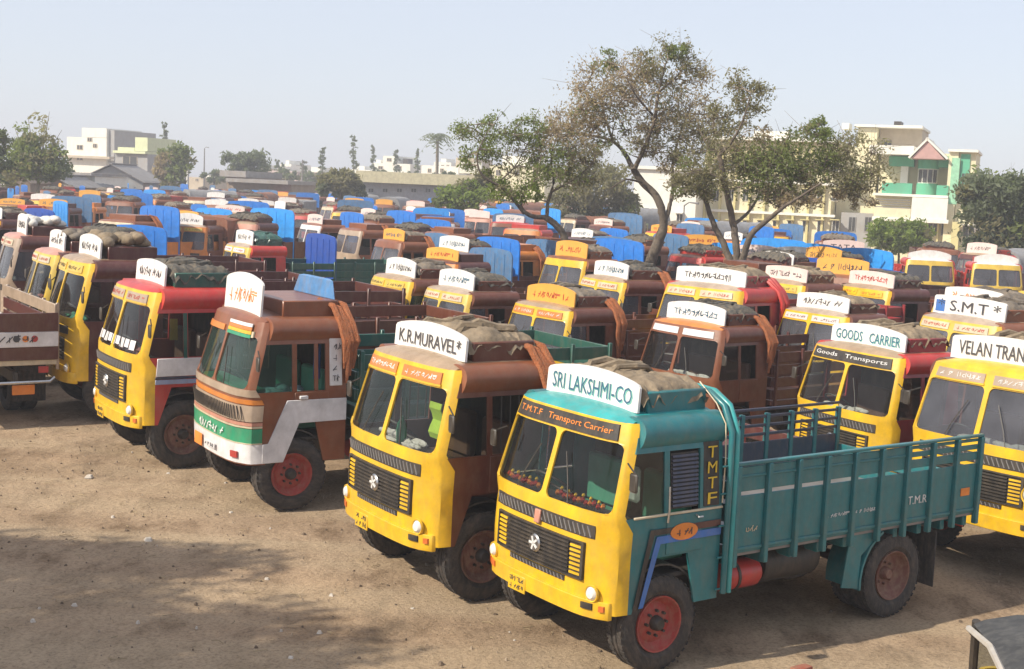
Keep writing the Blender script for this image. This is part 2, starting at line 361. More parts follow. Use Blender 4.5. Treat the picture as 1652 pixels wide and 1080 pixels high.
def m_sacks(seed):
    b = MB(); r = random.Random(seed)
    for k in range(16):
        c = (r.uniform(-.42, .42), r.uniform(-.66, .66), r.uniform(.05, .15)); s = (r.uniform(.12, .2), r.uniform(.15, .26), r.uniform(.07, .12))
        for_v = []; fs = []; nu, nv = 8, 6
        for i in range(nv + 1):
            for j in range(nu):
                t = math.pi * i / nv; p = 2 * math.pi * j / nu; w = 1 + .42 * noise.noise(Vector((i * .9 + k, j * .8, k * 1.7)))
                for_v.append((c[0] + s[0] * math.sin(t) * math.cos(p) * w, c[1] + s[1] * math.sin(t) * math.sin(p) * w, c[2] + s[2] * math.cos(t)))
        for i in range(nv):
            for j in range(nu): fs.append((i * nu + j, i * nu + (j + 1) % nu, (i + 1) * nu + (j + 1) % nu, (i + 1) * nu + j))
        b.add(for_v, fs)
    return b.mesh('sacks', ang=80)
def m_rope(seed, s=1):
    b = MB(); r = random.Random(seed)
    for k in range(5):
        x = -1.50 - .045 * k; zt = 2.80 + r.uniform(0, .1); zb = r.uniform(1.55, 2.15)
        pts = [(x + .1, s * .55, zt + .05), (x, s * .85, zt - .02), (x - .03, s * 1.08, 2.62), (x - .05, s * (1.17 + r.uniform(0, .04)), 2.4), (x - .05 + r.uniform(-.04, .04), s * 1.17, (2.4 + zb) / 2), (x - .06, s * 1.15, zb)]
        b.tube(pts, [.03, .045, .05, .05, .04, .02], 6)
    return b.mesh('rope_bundle')
def m_tyre(w=.27, r=.515, n=40, tread=True):
    b = MB(); h = w / 2; prof = [(.30, -h * .72), (.36, -h), (.44, -h), (r - .03, -h * .9)]
    prof += [(r, -h * .72), (r, -h * .36), (r - .012, -h * .3), (r - .012, -h * .2), (r, -h * .14), (r, h * .14), (r - .012, h * .2), (r - .012, h * .3), (r, h * .36), (r, h * .72)] if tread else [(r, -h * .7), (r, h * .7)]
    prof += [(r - .03, h * .9), (.44, h), (.36, h), (.30, h * .72)]
    b.lathe(prof, n, cap=False)
    m = len(prof)
    b.f += [(k * m + m - 1, k * m, ((k + 1) % n) * m, ((k + 1) % n) * m + m - 1) for k in range(n)]
    if tread:
        for k in range(n):
            a = 2 * math.pi * (k + .5) / n
            for sg in (-1, 1): b.obox((math.cos(a) * (r - .002), sg * h * .62, math.sin(a) * (r - .002)), (.012, h * .5, .045), ry=-a)
    return b.mesh('tyre', ang=30)
def m_rim(front=True):
    b = MB(); prof = [(.305, .09), (.29, .085), (.275, .03), (.22, -.01 if front else -.05), (.17, .01 if front else -.06), (.12, .02 if front else -.06), (.0, .02 if front else -.06)]
    b.lathe(prof, 28, cap=False)
    b.lathe([(.305, .09), (.305, -.12), (.29, -.12), (.29, .085)], 28, cap=False)
    return b.mesh('rim', ang=45)
def m_hub():
    b = MB(); b.lathe([(.0, .10), (.055, .10), (.075, .07), (.085, 0), (.0, 0)], 14, cap=False)
    for k in range(8):
        a = 2 * math.pi * k / 8; b.lathe([(.016, .05), (.016, 0)], 6, c=(.135 * math.cos(a), 0, .135 * math.sin(a)))
    return b.mesh('hub', ang=30)
def wheel(root, x, y, s, rim, lod, dual=False, front=True):
    w = empty('wheel', (x, y, .515), 0, root)
    for k in range(2 if dual else 1):
        obj('tyre', C(('tyre', lod > 0), lambda: m_tyre(n=40 if lod == 0 else 24, tread=lod == 0)), RUB, w, loc=(0, -s * .30 * k, 0), rot=(0, rnd.uniform(0, 6), 0))
    obj('rim', C(('rim', front), lambda: m_rim(front)), rim, w, loc=(0, s * .04, 0), rot=(0, 0, 0 if s > 0 else math.pi))
    obj('hub', C('hub', m_hub), BLK if front else rim, w, loc=(0, s * (.05 if front else -.03), 0), rot=(0, 0, 0 if s > 0 else math.pi))
    return w
def B(key, *boxes, bevel=.008): return C(('box', key), lambda: (lambda b: ([b.box(*q) for q in boxes], b.mesh(key if isinstance(key, str) else 'box', bevel=bevel))[1])(MB()))
def T(key, pts, r, n=6): return C(('tb', key), lambda: MB().tube(pts, r, n).mesh('tube', ang=50))

def m_cover(seed, L, W, zs, top, style):
    """tarpaulin tied over a load: arched section, wrinkled, hanging down to zs"""
    b = MB(); n = 16; m = 18; o = Vector((seed * 5.1, seed * 2.3, seed))
    def f(i, j):
        t = i / n; v = j / m * 2 - 1
        if style == 'arch': a = math.pi * (v + 1) / 2; y = -W * math.copysign(abs(math.cos(a)) ** .75, math.cos(a)); z = zs + (top - zs) * abs(math.sin(a)) ** .55
        else: 
            a = abs(v); y = W * max(-1, min(1, v * 1.55)); z = top - (0 if a < .64 else (a - .64) / .36 * (top - zs)) - .10 * max(0, a - .3) ** 2
        e = min(t, 1 - t); sg = .06 * math.sin(t * math.pi * 6) ** 2
        z -= (sg * (1 if style == 'arch' else .6)) * (z - zs) / (top - zs) 
        q = o + Vector((t * L * 1.3, y * 1.6, z * 1.6))
        return (-t * L, y + .06 * noise.noise(q), z + .07 * noise.noise(q + Vector((9, 2, 4))) * (1 if z > zs + .1 else .2))
    b.grid(f, range(n + 1), range(m + 1))
    cs = m + 1
    for i0 in (0, n):                                                  # end walls hanging down
        row = [i0 * cs + j for j in range(cs)]
        vs = [b.v[k] for k in row]; c = (vs[0][0], 0, zs); k0 = len(b.v); b.v.append(c)
        b.f += [(row[j], row[j + 1], k0) for j in range(m)]
    return b.mesh('tarpaulin', ang=60)

def m_headboard(top, narrow=1.0):
    b = MB(); w = 1.19 * narrow; pts = [(-w, 1.24), (w, 1.24)]; r = .24; sg = .05
    for q in range(7): a = math.pi / 2 * q / 6; pts.append((w - r + r * math.cos(a), top - sg - r + r * math.sin(a)))
    for q in range(1, 6): t = q / 6; y = (w - r) * (1 - 2 * t); pts.append((y, top - sg * (2 * t - 1) ** 2))
    for q in range(7): a = math.pi / 2 * (1 + q / 6); pts.append((-w + r + r * math.cos(a), top - sg - r + r * math.sin(a)))
    b.prism(pts, lambda y, z: (.02, y, z), lambda y, z: (-.03, y, z))
    return b.mesh('headboard', smooth=False)
def headboard(t, m, top, narrow=1.0, x=-1.84):
    h = obj('headboard', C(('hb', round(top, 1), narrow), lambda: m_headboard(round(top, 1), narrow)), m, t, loc=(x, 0, 0))
    for k in range(4): obj('headboard_rib', C(('hbr', round(top, 1)), lambda: MB().box(0, .012, -.012, .012, 1.3, round(top, 1) - .16).mesh('rib', smooth=False)), m, h, loc=(.021, -.72 + .48 * k, 0))
    return h
LBL = 'lorries parked in the yard'
def truck(name, label, x, y, yaw, scale=1.0, lod=1, front=YEL, side=BRN, roof=None, roll=None, header=None, board=SIGN, btext=None, bink=INK, bsize=(.80, .29, .08),
          box=None, top=('bundle', CANV), bed=('slat', None), rope=None, rim=RIMR, glassm=GLS, extras=None, hplates=2, hplate=None, hink=INKR, htext=None, board_x=-.64, lamp=(.81, .90, 1), grille=True, group=LBL, seatm=SEATB, vis=1):
    t = empty(name, (x, y, 0), R(yaw), scale=scale); tag(t, label, 'lorry', group)
    sd = int(abs(x * 131 + y * 977)) % 9973
    r = random.Random(sd); roof = roof or side; bk, bm_ = bed
    roll = roll or side; box = box or side; header = header or front
    O = lambda n, me, m, **k: obj(n, me, m, t, **k)
    O('front_panel', C('front', m_front), front)
    for s in (-1, 1):
        O('windscreen_pane', C(('pane', s), lambda: m_pane(s)), glassm)
        O('cab_side', C(('side', s), lambda: m_side(s)), side)
        O('roof_edge', C(('roll', s), lambda: m_roll(s)), roll)
    O('cab_roof', C('roof', m_roof), roof)
    O('back_wall', B('back_wall', (-1.62, -1.585, -1.06, 1.06, .72, 2.6)), DARK)
    O('cab_floor', B('cab_floor', (-1.58, -.25, -1.05, 1.05, .98, 1.03)), DARK)
    O('dashboard', B('dashboard', (-.50, -.27, -.98, .98, 1.35, 1.66)), DARK)
    for yy in ((-.5, .5) if lod == 0 else (0,)):
        w = .36 if lod == 0 else .85
        O('seat', B(('seat', lod), (-1.35, -.8, -w, w, 1.1, 1.38), (-1.45, -1.32, -w, w, 1.38, 1.95), bevel=.03), seatm, loc=(0, yy, 0))
    if lod < 2:
        O('steering_wheel', C('swheel', lambda: MB().tube([(.0 + .0 * a, .24 * math.cos(a), .24 * math.sin(a)) for a in [2 * math.pi * i / 16 for i in range(17)]], .016, 6).mesh('steering_wheel')), BLK, loc=(-.58, -.5, 1.72), rot=(0, R(55), 0))
        for s in (-1, 1):
            q = [(-.255, 1.70), (-.80, 1.70), (-.80, 2.36), (-.43, 2.36)]
            O('quarter_window', m_sp(q, s, -.012, .006), glassm)
            O('door', m_sp([(-.84, 1.27), (-1.34, 1.27), (-1.34, 1.685), (-.84, 1.685)], s, .012, .014), side)
        if grille and extras != 'teal': O('dashboard_clutter', C(('dashc', sd % 4), lambda: m_sacks(11 + sd % 4)), r.choice([SACK, MATS['seat_cloth'], CANV2, MATS['green_seat'], SACK]), loc=(-.36, r.uniform(-.3, .3), 1.655), scl=(.22, .80, .36))
    # name board over the roof, roof box, load on the roof
    if board:
        bw, bh, ba = bsize
        sb = O('sign_board', C(('board', bsize), lambda: m_board(bw, bh, ba)), board, loc=(board_x, 0, 2.725 if board_x < -.55 else 2.68), rot=(0, R(-4), 0))
        if btext == 'scribble': letter(scribble(bw * 1.5, bh * .42, 10 + sd % 4, sd % 7), bink, sb, MF, (.016, 0, bh * .54))
        elif btext:
            letter(text_mesh(btext, bw * 1.74, bh * .62, thick=.012), AQUA if bink == INKB else MATS['grey_paint'], sb, MF, (.0155, .010, bh * .54 - .008), 'letter_shadow')
            letter(text_mesh(btext, bw * 1.73, bh * .60, thick=.002), bink, sb, MF, (.018, 0, bh * .54))
    O('roof_box', B('roof_box', (-1.60, -.76, -.80, .80, 2.70, 2.94), bevel=.015), box)
    if top:
        kind, tm = top
        if kind == 'bundle': O('rolled_canvas', C(('bundle', sd % 5), lambda: m_bundle(sd % 5 + 1)), tm, loc=(-1.17, 0, 2.94))
        elif kind == 'sacks': O('sacks', C(('sacks', sd % 3), lambda: m_sacks(sd % 3)), tm, loc=(-1.17, 0, 2.94))
        elif kind == 'fin':
            O('wind_deflector', C('fin', lambda: MB().prism([(-1.55, -.8), (-1.55, .8), (-1.62, .5), (-1.62, -.5)], lambda x, y: (x, y, 2.93), lambda x, y: (x - .03, y * .8, 3.22)).mesh('fin', bevel=.02)), tm)
    if rope: O('rope_bundle', C(('rope', sd % 4), lambda: m_rope(sd % 4)), rope)
    # header plates above the windscreen
    hp = hplate or header
    if hplates == 2:
        for s in (-1, 1):
            p = O('header_plate', SM(2.49, 2.615, *sorted((s * .07, s * .86)), .014, .02), hp if hplate else WHT)
            if lod == 0: O('header_rim', SM(2.468, 2.488, *sorted((s * .06, s * .87)), .018, .02), front)
            bent(scribble(.66, .06, 9, sd % 5 + s), p, hink, s * .46, 2.553, .014)
    elif hplates == 1:
        p = O('header_plate', SM(2.475, 2.635, -.90, .88, .014, .02, 14), hp)
        if lod == 0: bent(text_mesh(htext, 1.62, .085, thick=.003) if htext else scribble(1.60, .08, 16, sd % 5), p, hink, 0, 2.555, .014)
    # grille, lamps, bumper
    if grille and lod < 2:
        O('upper_grille', SM(1.465, 1.60, -.80, .80, .008, .012), BLK)
        O('grille_backing', SM(1.02, 1.40, -.70, .70, .006, .01), BLK)
        if lod == 0:
            for i in range(24): O('louvre', C('lv', lambda: MB().obox((0, 0, 0), (.014, .012, .12), rx=R(28)).mesh('louvre', smooth=False)), MATS['grey_paint'], loc=FS(-.74 + i * .0643, 1.532, .012))
            for i in range(8): O('grille_slat', SM(round(1.048 + i * .043, 3), round(1.068 + i * .043, 3), -.50, .50, .026, .016), BLK)
            for s in (-1, 1):
                for i in range(7): O('grille_fin', SM(round(1.048 + i * .048, 3), round(1.072 + i * .048, 3), *sorted((s * .52, s * .67)), .020, .014, 3), front)
                O('grille_frame', SM(1.02, 1.40, *sorted((s * .67, s * .70)), .03, .03, 2), BLK)
            for z in (1.39, 1.012): O('grille_frame', SM(z, round(z + .018, 3), -.70, .70, .03, .03), BLK)
            O('lower_grille', SM(.935, .99, -.45, .45, .008, .012), BLK)
            for i in range(16): O('louvre', C('lv2', lambda: MB().obox((0, 0, 0), (.012, .01, .05), rx=R(28)).mesh('louvre', smooth=False)), MATS['grey_paint'], loc=FS(-.42 + i * .056, .962, .012))
            em = O('emblem', C('emblem', lambda: MB().lathe([(.0, .02), (.085, .018), (.10, 0)], 18, cap=False).mesh('emblem')), CHR, loc=FS(0, 1.22, .03), rot=(0, 0, R(-90)))
            for k in range(5):
                a = math.pi / 2 + k * 2 * math.pi / 5
                obj('emblem_ray', C('ray', lambda: MB().box(-.012, .012, .018, .026, .0, .075).mesh('ray', smooth=False)), INKW, em, rot=(0, a, 0))
        else:
            for i in range(5): O('grille_slat', SM(round(1.05 + i * .06, 3), round(1.075 + i * .06, 3), -.64, .64, .02, .012), front if i == 5 else MATS['grey_paint'])
        for s in (-1, 1):
            h = O('headlight', C('hl', lambda: MB().lathe([(.0, .05), (.045, .045), (.07, .02), (.075, 0)], 18, cap=False).mesh('headlight')), LENS, loc=FS(s * lamp[0], lamp[1], .005 if lamp[2] == 1 else .03), rot=(0, 0, R(-90 + s * 10)), scl=(lamp[2],) * 3)
            obj('headlight_rim', C('hlr', lambda: MB().lathe([(.074, .02), (.086, .025), (.092, 0)], 18, cap=False).mesh('headlight_rim')), front, h)
            if lod == 0:
                O('indicator', C(('ind', s), lambda: strip(.735, .80, *sorted((s * .72, s * .84)), .05, .03, 3).mesh('indicator')), BLK if s > 0 else AMB)
                O('side_lamp', C(('sl', s), lambda: strip(.73, .79, *sorted((s * .90, s * .94)), .05, .03, 2).mesh('side_lamp')), AMB)
        O('bumper', C('bumper', lambda: (lambda b: b.mesh('bumper', bevel=.006))(strip(.64, .83, -.97, .97, .035, .05, 16))), front)
        pl = O('number_plate', B('plate', (0, .012, -.16, .16, .60, .78), bevel=.003), YEL, loc=(.022, -.30, 0))
        letter(scribble(.26, .055, 6, sd % 6), INK, pl, MF, (.0125, 0, .735)); letter(scribble(.26, .055, 6, (sd + 3) % 6), INK, pl, MF, (.0125, 0, .65))
    if lod < 2:
        for s in (-1, 1):
            mr = O('mirror', B('mirror', (-.01, .02, -.06, .06, -.10, .10), bevel=.02), BLK, loc=(-.24, s * 1.26, 2.12))
            obj('mirror_arm', T('marm', [(-.02, 0, .08), (-.06, -.18, .16)], .010, 5), BLK, mr, scl=(1, s, 1))
        for s in (-1, 1): O('wiper', T(('wp', s), [FS(s * .42, W0 + .01, .02), FS(s * .36, W0 + .2, .02), FS(s * .22, W1 - .2, .018)], .008, 4), BLK)
    # running gear
    if lod < 2:
        for s in (-1, 1):
            O('chassis_rail', B('rail', (-6.1, -.3, -.04, .04, .78, .98)), BLK, loc=(0, s * .42, 0))
            wheel(t, -.83, s * .98, s, rim, lod)
            wheel(t, -4.60, s * .98, s, RIMB if lod == 0 else rim, lod, dual=True, front=False)
            O('axle', T('axle', [(0, -.9, .515), (0, .9, .515)], .07, 8), BLK, loc=(-.83 if s < 0 else -4.6, 0, 0))
            O('mudguard', C(('mg', s), lambda: MB().prism([(-.83 + .58 * math.cos(R(a)), .56 + .60 * math.sin(R(a))) for a in range(20, 161, 14)] + [(-.83 + .56 * math.cos(R(a)), .56 + .58 * math.sin(R(a))) for a in range(160, 19, -14)], lambda x, z: (x, s * 1.07, z), lambda x, z: (x, s * .75, z)).mesh('mudguard')), BLK)
        O('fuel_tank', C('ftank', lambda: MB().lathe([(.0, 0), (.22, 0), (.24, .04), (.24, .86), (.22, .9), (.0, .9)], 18, cap=False).mesh('tank')), BLK, loc=(-2.55, .72, .85), rot=(0, 0, R(90)))
        if extras != 'teal': O('air_tank', C('atank', lambda: MB().lathe([(.0, 0), (.12, .0), (.14, .05), (.14, .5), (.12, .55), (.0, .55)], 14, cap=False).mesh('tank')), RED if lod == 0 else BLK, loc=(-1.78, .86, .78), rot=(0, 0, R(90)))
    else:
        for xx in (-.83, -4.6):
            for s in (-1, 1): O('wheel', C('fw', lambda: MB().lathe([(.0, .1), (.28, .1), (.3, .14), (.48, .14), (.515, .09), (.515, -.09), (.48, -.14), (.0, -.14)], 14, cap=False).mesh('wheel')), RUB, loc=(xx, s * .98, .515))
    # load bed
    bm_ = bm_ or side
    x0, x1 = -1.78, -6.25
    if bk != 'teal':
        O('bed_floor', B('bed_floor', (x1, x0, -1.14, 1.14, 1.12, 1.22)), bm_)
        if lod < 2:
            hi = {'lowslat': 1.46}.get(bk, 2.25); nb = 1 if bk == 'lowslat' else 4
            for s in (-1, 1):
                for i in range(7): O('stake', B(('stake', hi), (-.03, .03, -.03, .03, 1.05, hi)), bm_, loc=(x0 - .05 - i * (x0 - x1 - .1) / 6, s * 1.17, 0))
                for i in range(nb): O('side_board', B('sboard', (x1, x0, -.02, .02, -.10, .10)), bm_, loc=(0, s * 1.125, 1.34 + i * .25))
            for i in range(nb):
                O('head_board', B('hboard', (-.02, .02, -1.1, 1.1, -.10, .10)), bm_, loc=(x0, 0, 1.34 + i * .25)); O('tail_board', B('hboard', (-.02, .02, -1.1, 1.1, -.10, .10)), bm_, loc=(x1 + .02, 0, 1.34 + i * .25))
        else:
            hi = 2.6 if bk == 'high' else 1.95
            def mk():
                b = MB()
                for q in ((x1, x0, -1.17, -1.13, 1.225, hi), (x1, x0, 1.13, 1.17, 1.225, hi), (x0 - .04, x0, -1.128, 1.128, 1.225, hi), (x1, x1 + .04, -1.128, 1.128, 1.225, hi)): b.box(*q)
                return b.mesh('bed', smooth=False)
            O('bed_sides', C(('bedl', hi), mk), bm_)
            for i in range(7): O('stake', C(('stk', hi), lambda: MB().box(-.04, .04, 0, .05, 1.12, hi + .02).mesh('stake', smooth=False)), bm_, loc=(x0 - .1 - i * .71, 1.172, 0))
    return t
def cover(t, m, top=3.3, L=4.4, style='arch', W=1.19, zs=1.95, x0=-1.82, seed=1):
    return obj('tarpaulin', C(('cover', seed, L, W, zs, top, style), lambda: m_cover(seed, L, W, zs, top, style)), m, t, loc=(x0, 0, 0))

# ------------------------------------------------------------------ ground
def build_ground():
    xs = sorted(set([-1500, -700, -400, -250, -150, -90, -60, -40, -28, -20, -16] + [round(-13 + i * .14, 3) for i in range(187)] + [15, 18, 24, 34, 50, 80, 130, 220, 400, 700, 1500]))
    ys = sorted(set([-200, -60, -20, 0, 5] + [round(8 + i * .14, 3) for i in range(150)] + [30, 33, 37, 42, 48, 56, 66, 80, 100, 130, 170, 230, 320, 480, 800, 1500, 4000]))
    vs = []
    for x in xs:
        for y in ys:
            k = 1 if (-13.2 < x < 13.4 and 7.9 < y < 29) else 0
            z = k * (.028 * noise.noise(Vector((x * .55, y * .55, 0))) + .012 * noise.noise(Vector((x * 2.3, y * 2.3, 4))) + .006 * noise.noise(Vector((x * 7, y * 7, 8))))
            vs.append((x, y, z - .015))
    m = len(ys); fs = [(i * m + j, (i + 1) * m + j, (i + 1) * m + j + 1, i * m + j + 1) for i in range(len(xs) - 1) for j in range(m - 1)]
    me = bpy.data.meshes.new('ground'); me.from_pydata(vs, [], fs); me.polygons.foreach_set('use_smooth', [True] * len(fs)); me.materials.append(None)
    g = bpy.data.materials.new('dry_dirt'); g.use_nodes = True; nt = g.node_tree; p = nt.nodes['Principled BSDF']; p.inputs['Roughness'].default_value = .95; p.inputs['Specular IOR Level'].default_value = .15
    tc = N(nt, 'ShaderNodeTexCoord')
    def nz(s, d=6, r=.6, off=(0, 0, 0), scl=(1, 1, 1)):
        mp = N(nt, 'ShaderNodeMapping'); mp.inputs['Location'].default_value = off; mp.inputs['Scale'].default_value = scl; mp.inputs['Rotation'].default_value = (0, 0, R(-35)); nt.links.new(tc.outputs['Object'], mp.inputs[0])
        n = N(nt, 'ShaderNodeTexNoise'); n.inputs['Scale'].default_value = s; n.inputs['Detail'].default_value = d; n.inputs['Roughness'].default_value = r
        nt.links.new(mp.outputs[0], n.inputs['Vector']); return n.outputs['Fac']
    def ramp(f, st):
        r = N(nt, 'ShaderNodeValToRGB'); r.color_ramp.elements[0].position = st[0][0]; r.color_ramp.elements[0].color = st[0][1] + (1,); r.color_ramp.elements[1].position = st[-1][0]; r.color_ramp.elements[1].color = st[-1][1] + (1,)
        for q in st[1:-1]: e = r.color_ramp.elements.new(q[0]); e.color = q[1] + (1,)
        nt.links.new(f, r.inputs[0]); return r.outputs[0]
    def mix(f, a, b, mode='MIX'):
        x = N(nt, 'ShaderNodeMix', data_type='RGBA', blend_type=mode)
        if isinstance(f, float): x.inputs[0].default_value = f
        else: nt.links.new(f, x.inputs[0])
        for i, q in ((6, a), (7, b)):
            if isinstance(q, tuple): x.inputs[i].default_value = q + (1,)
            else: nt.links.new(q, x.inputs[i])
        return x.outputs[2]
    base = ramp(nz(.35, 8, .62), [(.30, (.28, .20, .13)), (.5, (.40, .29, .195)), (.72, (.49, .37, .255))])
    med = ramp(nz(1.6, 9, .7, (3, 5, 0), (1, .55, 1)), [(.34, (.50, .46, .42)), (.5, (.92, .90, .88)), (.66, (1.1, 1.08, 1.05))])
    c = mix(1.0, base, med, 'MULTIPLY')
    dark = ramp(nz(.9, 10, .75, (11, 2, 0), (1, .4, 1)), [(.56, (0, 0, 0)), (.68, (.75, .75, .75))])       # dung and oil stained scraps
    c = mix(dark, c, (.13, .095, .065))
    trk = ramp(nz(.5, 5, .5, (2, 9, 0), (.16, 1.6, 1)), [(.44, (0, 0, 0)), (.58, (.55, .55, .55))])        # swept tyre streaks
    c = mix(trk, c, (.45, .345, .23))
    fine = ramp(nz(26, 6, .75), [(.36, (.55, .53, .5)), (.5, (1, 1, 1)), (.7, (1.18, 1.16, 1.12))])
    c = mix(.8, c, fine, 'MULTIPLY')
    spk = ramp(nz(70, 3, .6), [(.64, (0, 0, 0)), (.72, (.6, .6, .6))]); c = mix(spk, c, (.16, .12, .085))
    nt.links.new(c, p.inputs['Base Color'])
    b = N(nt, 'ShaderNodeBump'); b.inputs['Strength'].default_value = .9; b.inputs['Distance'].default_value = .05; nt.links.new(nz(9, 10, .75), b.inputs['Height']); nt.links.new(b.outputs[0], p.inputs['Normal'])
    o = obj('ground', me, g); o['kind'] = 'structure'; o['label'] = 'dry tan dirt of the lorry yard'
build_ground()
def scatter(name, label, n, m, smin, smax, flat, seed, area):
    r = random.Random(seed); b = MB()
    for _ in range(n):
        x, y = area(r); s = r.uniform(smin, smax) ** 1.0; s *= .6 + .8 * r.random() ** 3
        k = r.randint(5, 7); a0 = r.uniform(0, 6); pts = [(x + s * math.cos(a0 + 2 * math.pi * i / k) * r.uniform(.6, 1.1), y + s * math.sin(a0 + 2 * math.pi * i / k) * r.uniform(.6, 1.1)) for i in range(k)]
        z = s * flat; v = [(px, py, -.02) for px, py in pts] + [(x + (px - x) * .55 + r.uniform(-.1, .1) * s, y + (py - y) * .55, z * r.uniform(.6, 1.2)) for px, py in pts]
        b.add(v, [(i, (i + 1) % k, k + (i + 1) % k, k + i) for i in range(k)] + [tuple(range(k, 2 * k))])
    me = b.mesh(name, smooth=False); o = obj(name, me, m); tag(o, label, None, kind='stuff')
def front_area(r):
    while True:
        x, y = r.uniform(-9, 8), r.uniform(10, 24)
        if x < 3 - (y - 12) * .62 or r.random() < .15: return x, y
PEB = mat('stone', (.34, .27, .20), .95, dust=.3, var=.4, scale=8); CLOD = mat('dark_clod', (.12, .085, .06), .95, dust=.2, var=.4, scale=8); PAP = mat('paper_scrap', (.55, .50, .44), .9, dust=.3)
scatter('pebbles', 'small pale pebbles strewn over the dirt yard', 900, PEB, .006, .018, .6, 3, front_area)
scatter('dirt_clods', 'dark clods and dung scattered on the dirt yard', 380, CLOD, .01, .042, .22, 5, front_area)
def straws():
    r = random.Random(12); b = MB()
    for _ in range(260):
        x, y = front_area(r); a = r.uniform(0, 3.2); L = r.uniform(.04, .16); b.tube([(x, y, .004), (x + L * .5 * math.cos(a), y + L * .5 * math.sin(a), .012), (x + L * math.cos(a + .3), y + L * math.sin(a + .3), .004)], .005, 3)
    o = obj('straw', b.mesh('straw'), mat('straw', (.30, .23, .13), .9, dust=.2, var=.5)); tag(o, 'loose straw and twigs trodden into the dirt', None, kind='stuff')
straws()
scatter('litter', 'pale scraps of litter lying on the dirt yard', 60, PAP, .03, .07, .25, 8, front_area)

# ------------------------------------------------------------------ front row of lorries
DUSTY = paint('dusty_tan', (.38, .26, .16), dust=.3)
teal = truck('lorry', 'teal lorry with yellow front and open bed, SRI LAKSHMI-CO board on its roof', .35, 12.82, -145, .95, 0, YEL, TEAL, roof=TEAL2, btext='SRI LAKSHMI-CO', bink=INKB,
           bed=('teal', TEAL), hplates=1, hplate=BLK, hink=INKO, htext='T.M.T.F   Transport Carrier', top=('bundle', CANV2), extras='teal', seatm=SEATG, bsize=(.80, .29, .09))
def teal_extras(t):
    O = lambda n, me, m, **k: obj(n, me, m, t, **k)
    for s in (-1, 1):
        O('window_shutter_frame', m_sp([(-.90, 1.74), (-1.28, 1.74), (-1.28, 2.33), (-.90, 2.33)], s, -.02, .01), BLK)
        for i in range(13): O('shutter_slat', B('shut', (-1.27, -.91, -.012, .012, -.006, .020), bevel=0), TEAL if i < 0 else NAVY, loc=(0, s * (sy(1.78 + i * .043) - .004), 1.77 + i * .043), rot=(R(25 * s), 0, 0))
        O('sill_trim', m_sp([(-.38, 1.69), (-1.62, 1.69), (-1.62, 1.715), (-.38, 1.715)], s, .02, .03), CREAM)
        O('stripe', m_sp([(-.50, .74), (-.56, .74), (-.75, 1.40), (-1.61, 1.40), (-1.61, 1.48), (-.70, 1.48)], s, .019, .008), BLU)
        O('stripe', m_sp([(-.42, .74), (-.47, .74), (-.66, 1.50), (-1.00, 1.50), (-1.00, 1.56), (-.61, 1.56)], s, .020, .008), BLK)
        O('stripe', m_sp([(-1.2, 1.50), (-1.60, 1.50), (-1.60, 1.57), (-1.2, 1.57)], s, .019, .008), MAR)
        d = O('door_badge', C('badge', lambda: MB().prism([(.19 * math.cos(a), .09 * math.sin(a)) for a in [2 * math.pi * i / 20 for i in range(20)]], lambda x, z: (x, .006, z), lambda x, z: (x, -.006, z)).mesh('badge', smooth=False)), INKO, loc=(-1.07, s * 1.142, 1.50))
        if s > 0: letter(scribble(.22, .07, 4, 2), INK, d, ML, (0, .008, 0))
        O('door_handle', T('dh', [(-1.24, 0, 1.66), (-1.24, .04, 1.64), (-1.30, .04, 1.64)], .012, 5), CHR, loc=(0, s * 1.13, 0), scl=(1, s, 1))
        O('grab_rail', T(('gr', s), [(-.825, s * 1.15, 1.62), (-.83, s * 1.16, 1.5 + .25), (-.835, s * 1.14, 2.0)], .012, 5), CHR)
    p = O('side_sign', m_sp([(-1.345, 1.73), (-1.57, 1.73), (-1.57, 2.42), (-1.345, 2.42)], 1, .012, .02), BLK)
    for i, ch in enumerate('TMTF'): letter(text_mesh(ch, .13, .125, thick=.008), INKY, p, ML, (-1.457, sy(2.31 - i * .165) + .018, 2.31 - i * .165))
    # garlands along the foot of the windscreen, dashboard things
    fl = C('flower', lambda: (lambda b: ([b.lathe([(.0, .02), (.028, .0), (.0, -.02)], 6, c=(0, 0, 0), cap=False)], b.mesh('flower'))[1])(MB()))
    for s, n in ((-1, 11), (1, 13)):
        for i in range(n):
            u = s * (.16 + .055 * i); q = FS(u, W0 + .06 + .012 * math.sin(i * 2.1), -.055)
            O('garland_flower', fl, INKR if i % 3 else INKO, loc=q, scl=(1.3, 1.3, 1.3)); 
            if i % 2: O('garland_flower', fl, INKY, loc=q + Vector((0, .01, .05)), scl=(.9, .9, .9))
    O('seat_back_cover', B('sbc', (-1.30, -1.22, -.17, .17, 1.62, 2.02), bevel=.04), SEATW, loc=(.3, .36, .04))
    O('red_emblem', C('remb', lambda: strip(1.44, 1.585, -.045, .045, .04, .03, 3).mesh('emblem', bevel=.008)), PINK)
    # rounded corner pipes of the load bed's headboard
    for k, xo in enumerate((-1.66, -1.74)):
        for s in (-1, 1): O('corner_pipe', T(('cp', k, s), [(xo, s * .35, 2.92), (xo, s * .78, 2.90), (xo, s * 1.02, 2.78), (xo, s * 1.16, 2.52), (xo, s * 1.17, 2.2), (xo, s * 1.17, .75)], .035, 8), TEAL2 if k else TEAL)
    for z in (.8, 1.15, 1.5, 1.85, 2.15): O('ladder_rung', T('rung', [(-1.72, 0, 0), (-1.55, 0, 0)], .012, 5), TEAL, loc=(0, 1.16, z))
    O('rope', T('tr', [(-1.58, .70, 3.0), (-1.61, .95, 2.80), (-1.62, 1.10, 2.60), (-1.62, 1.13, 2.2), (-1.60, 1.14, 1.75)], .008, 5), CREAM)
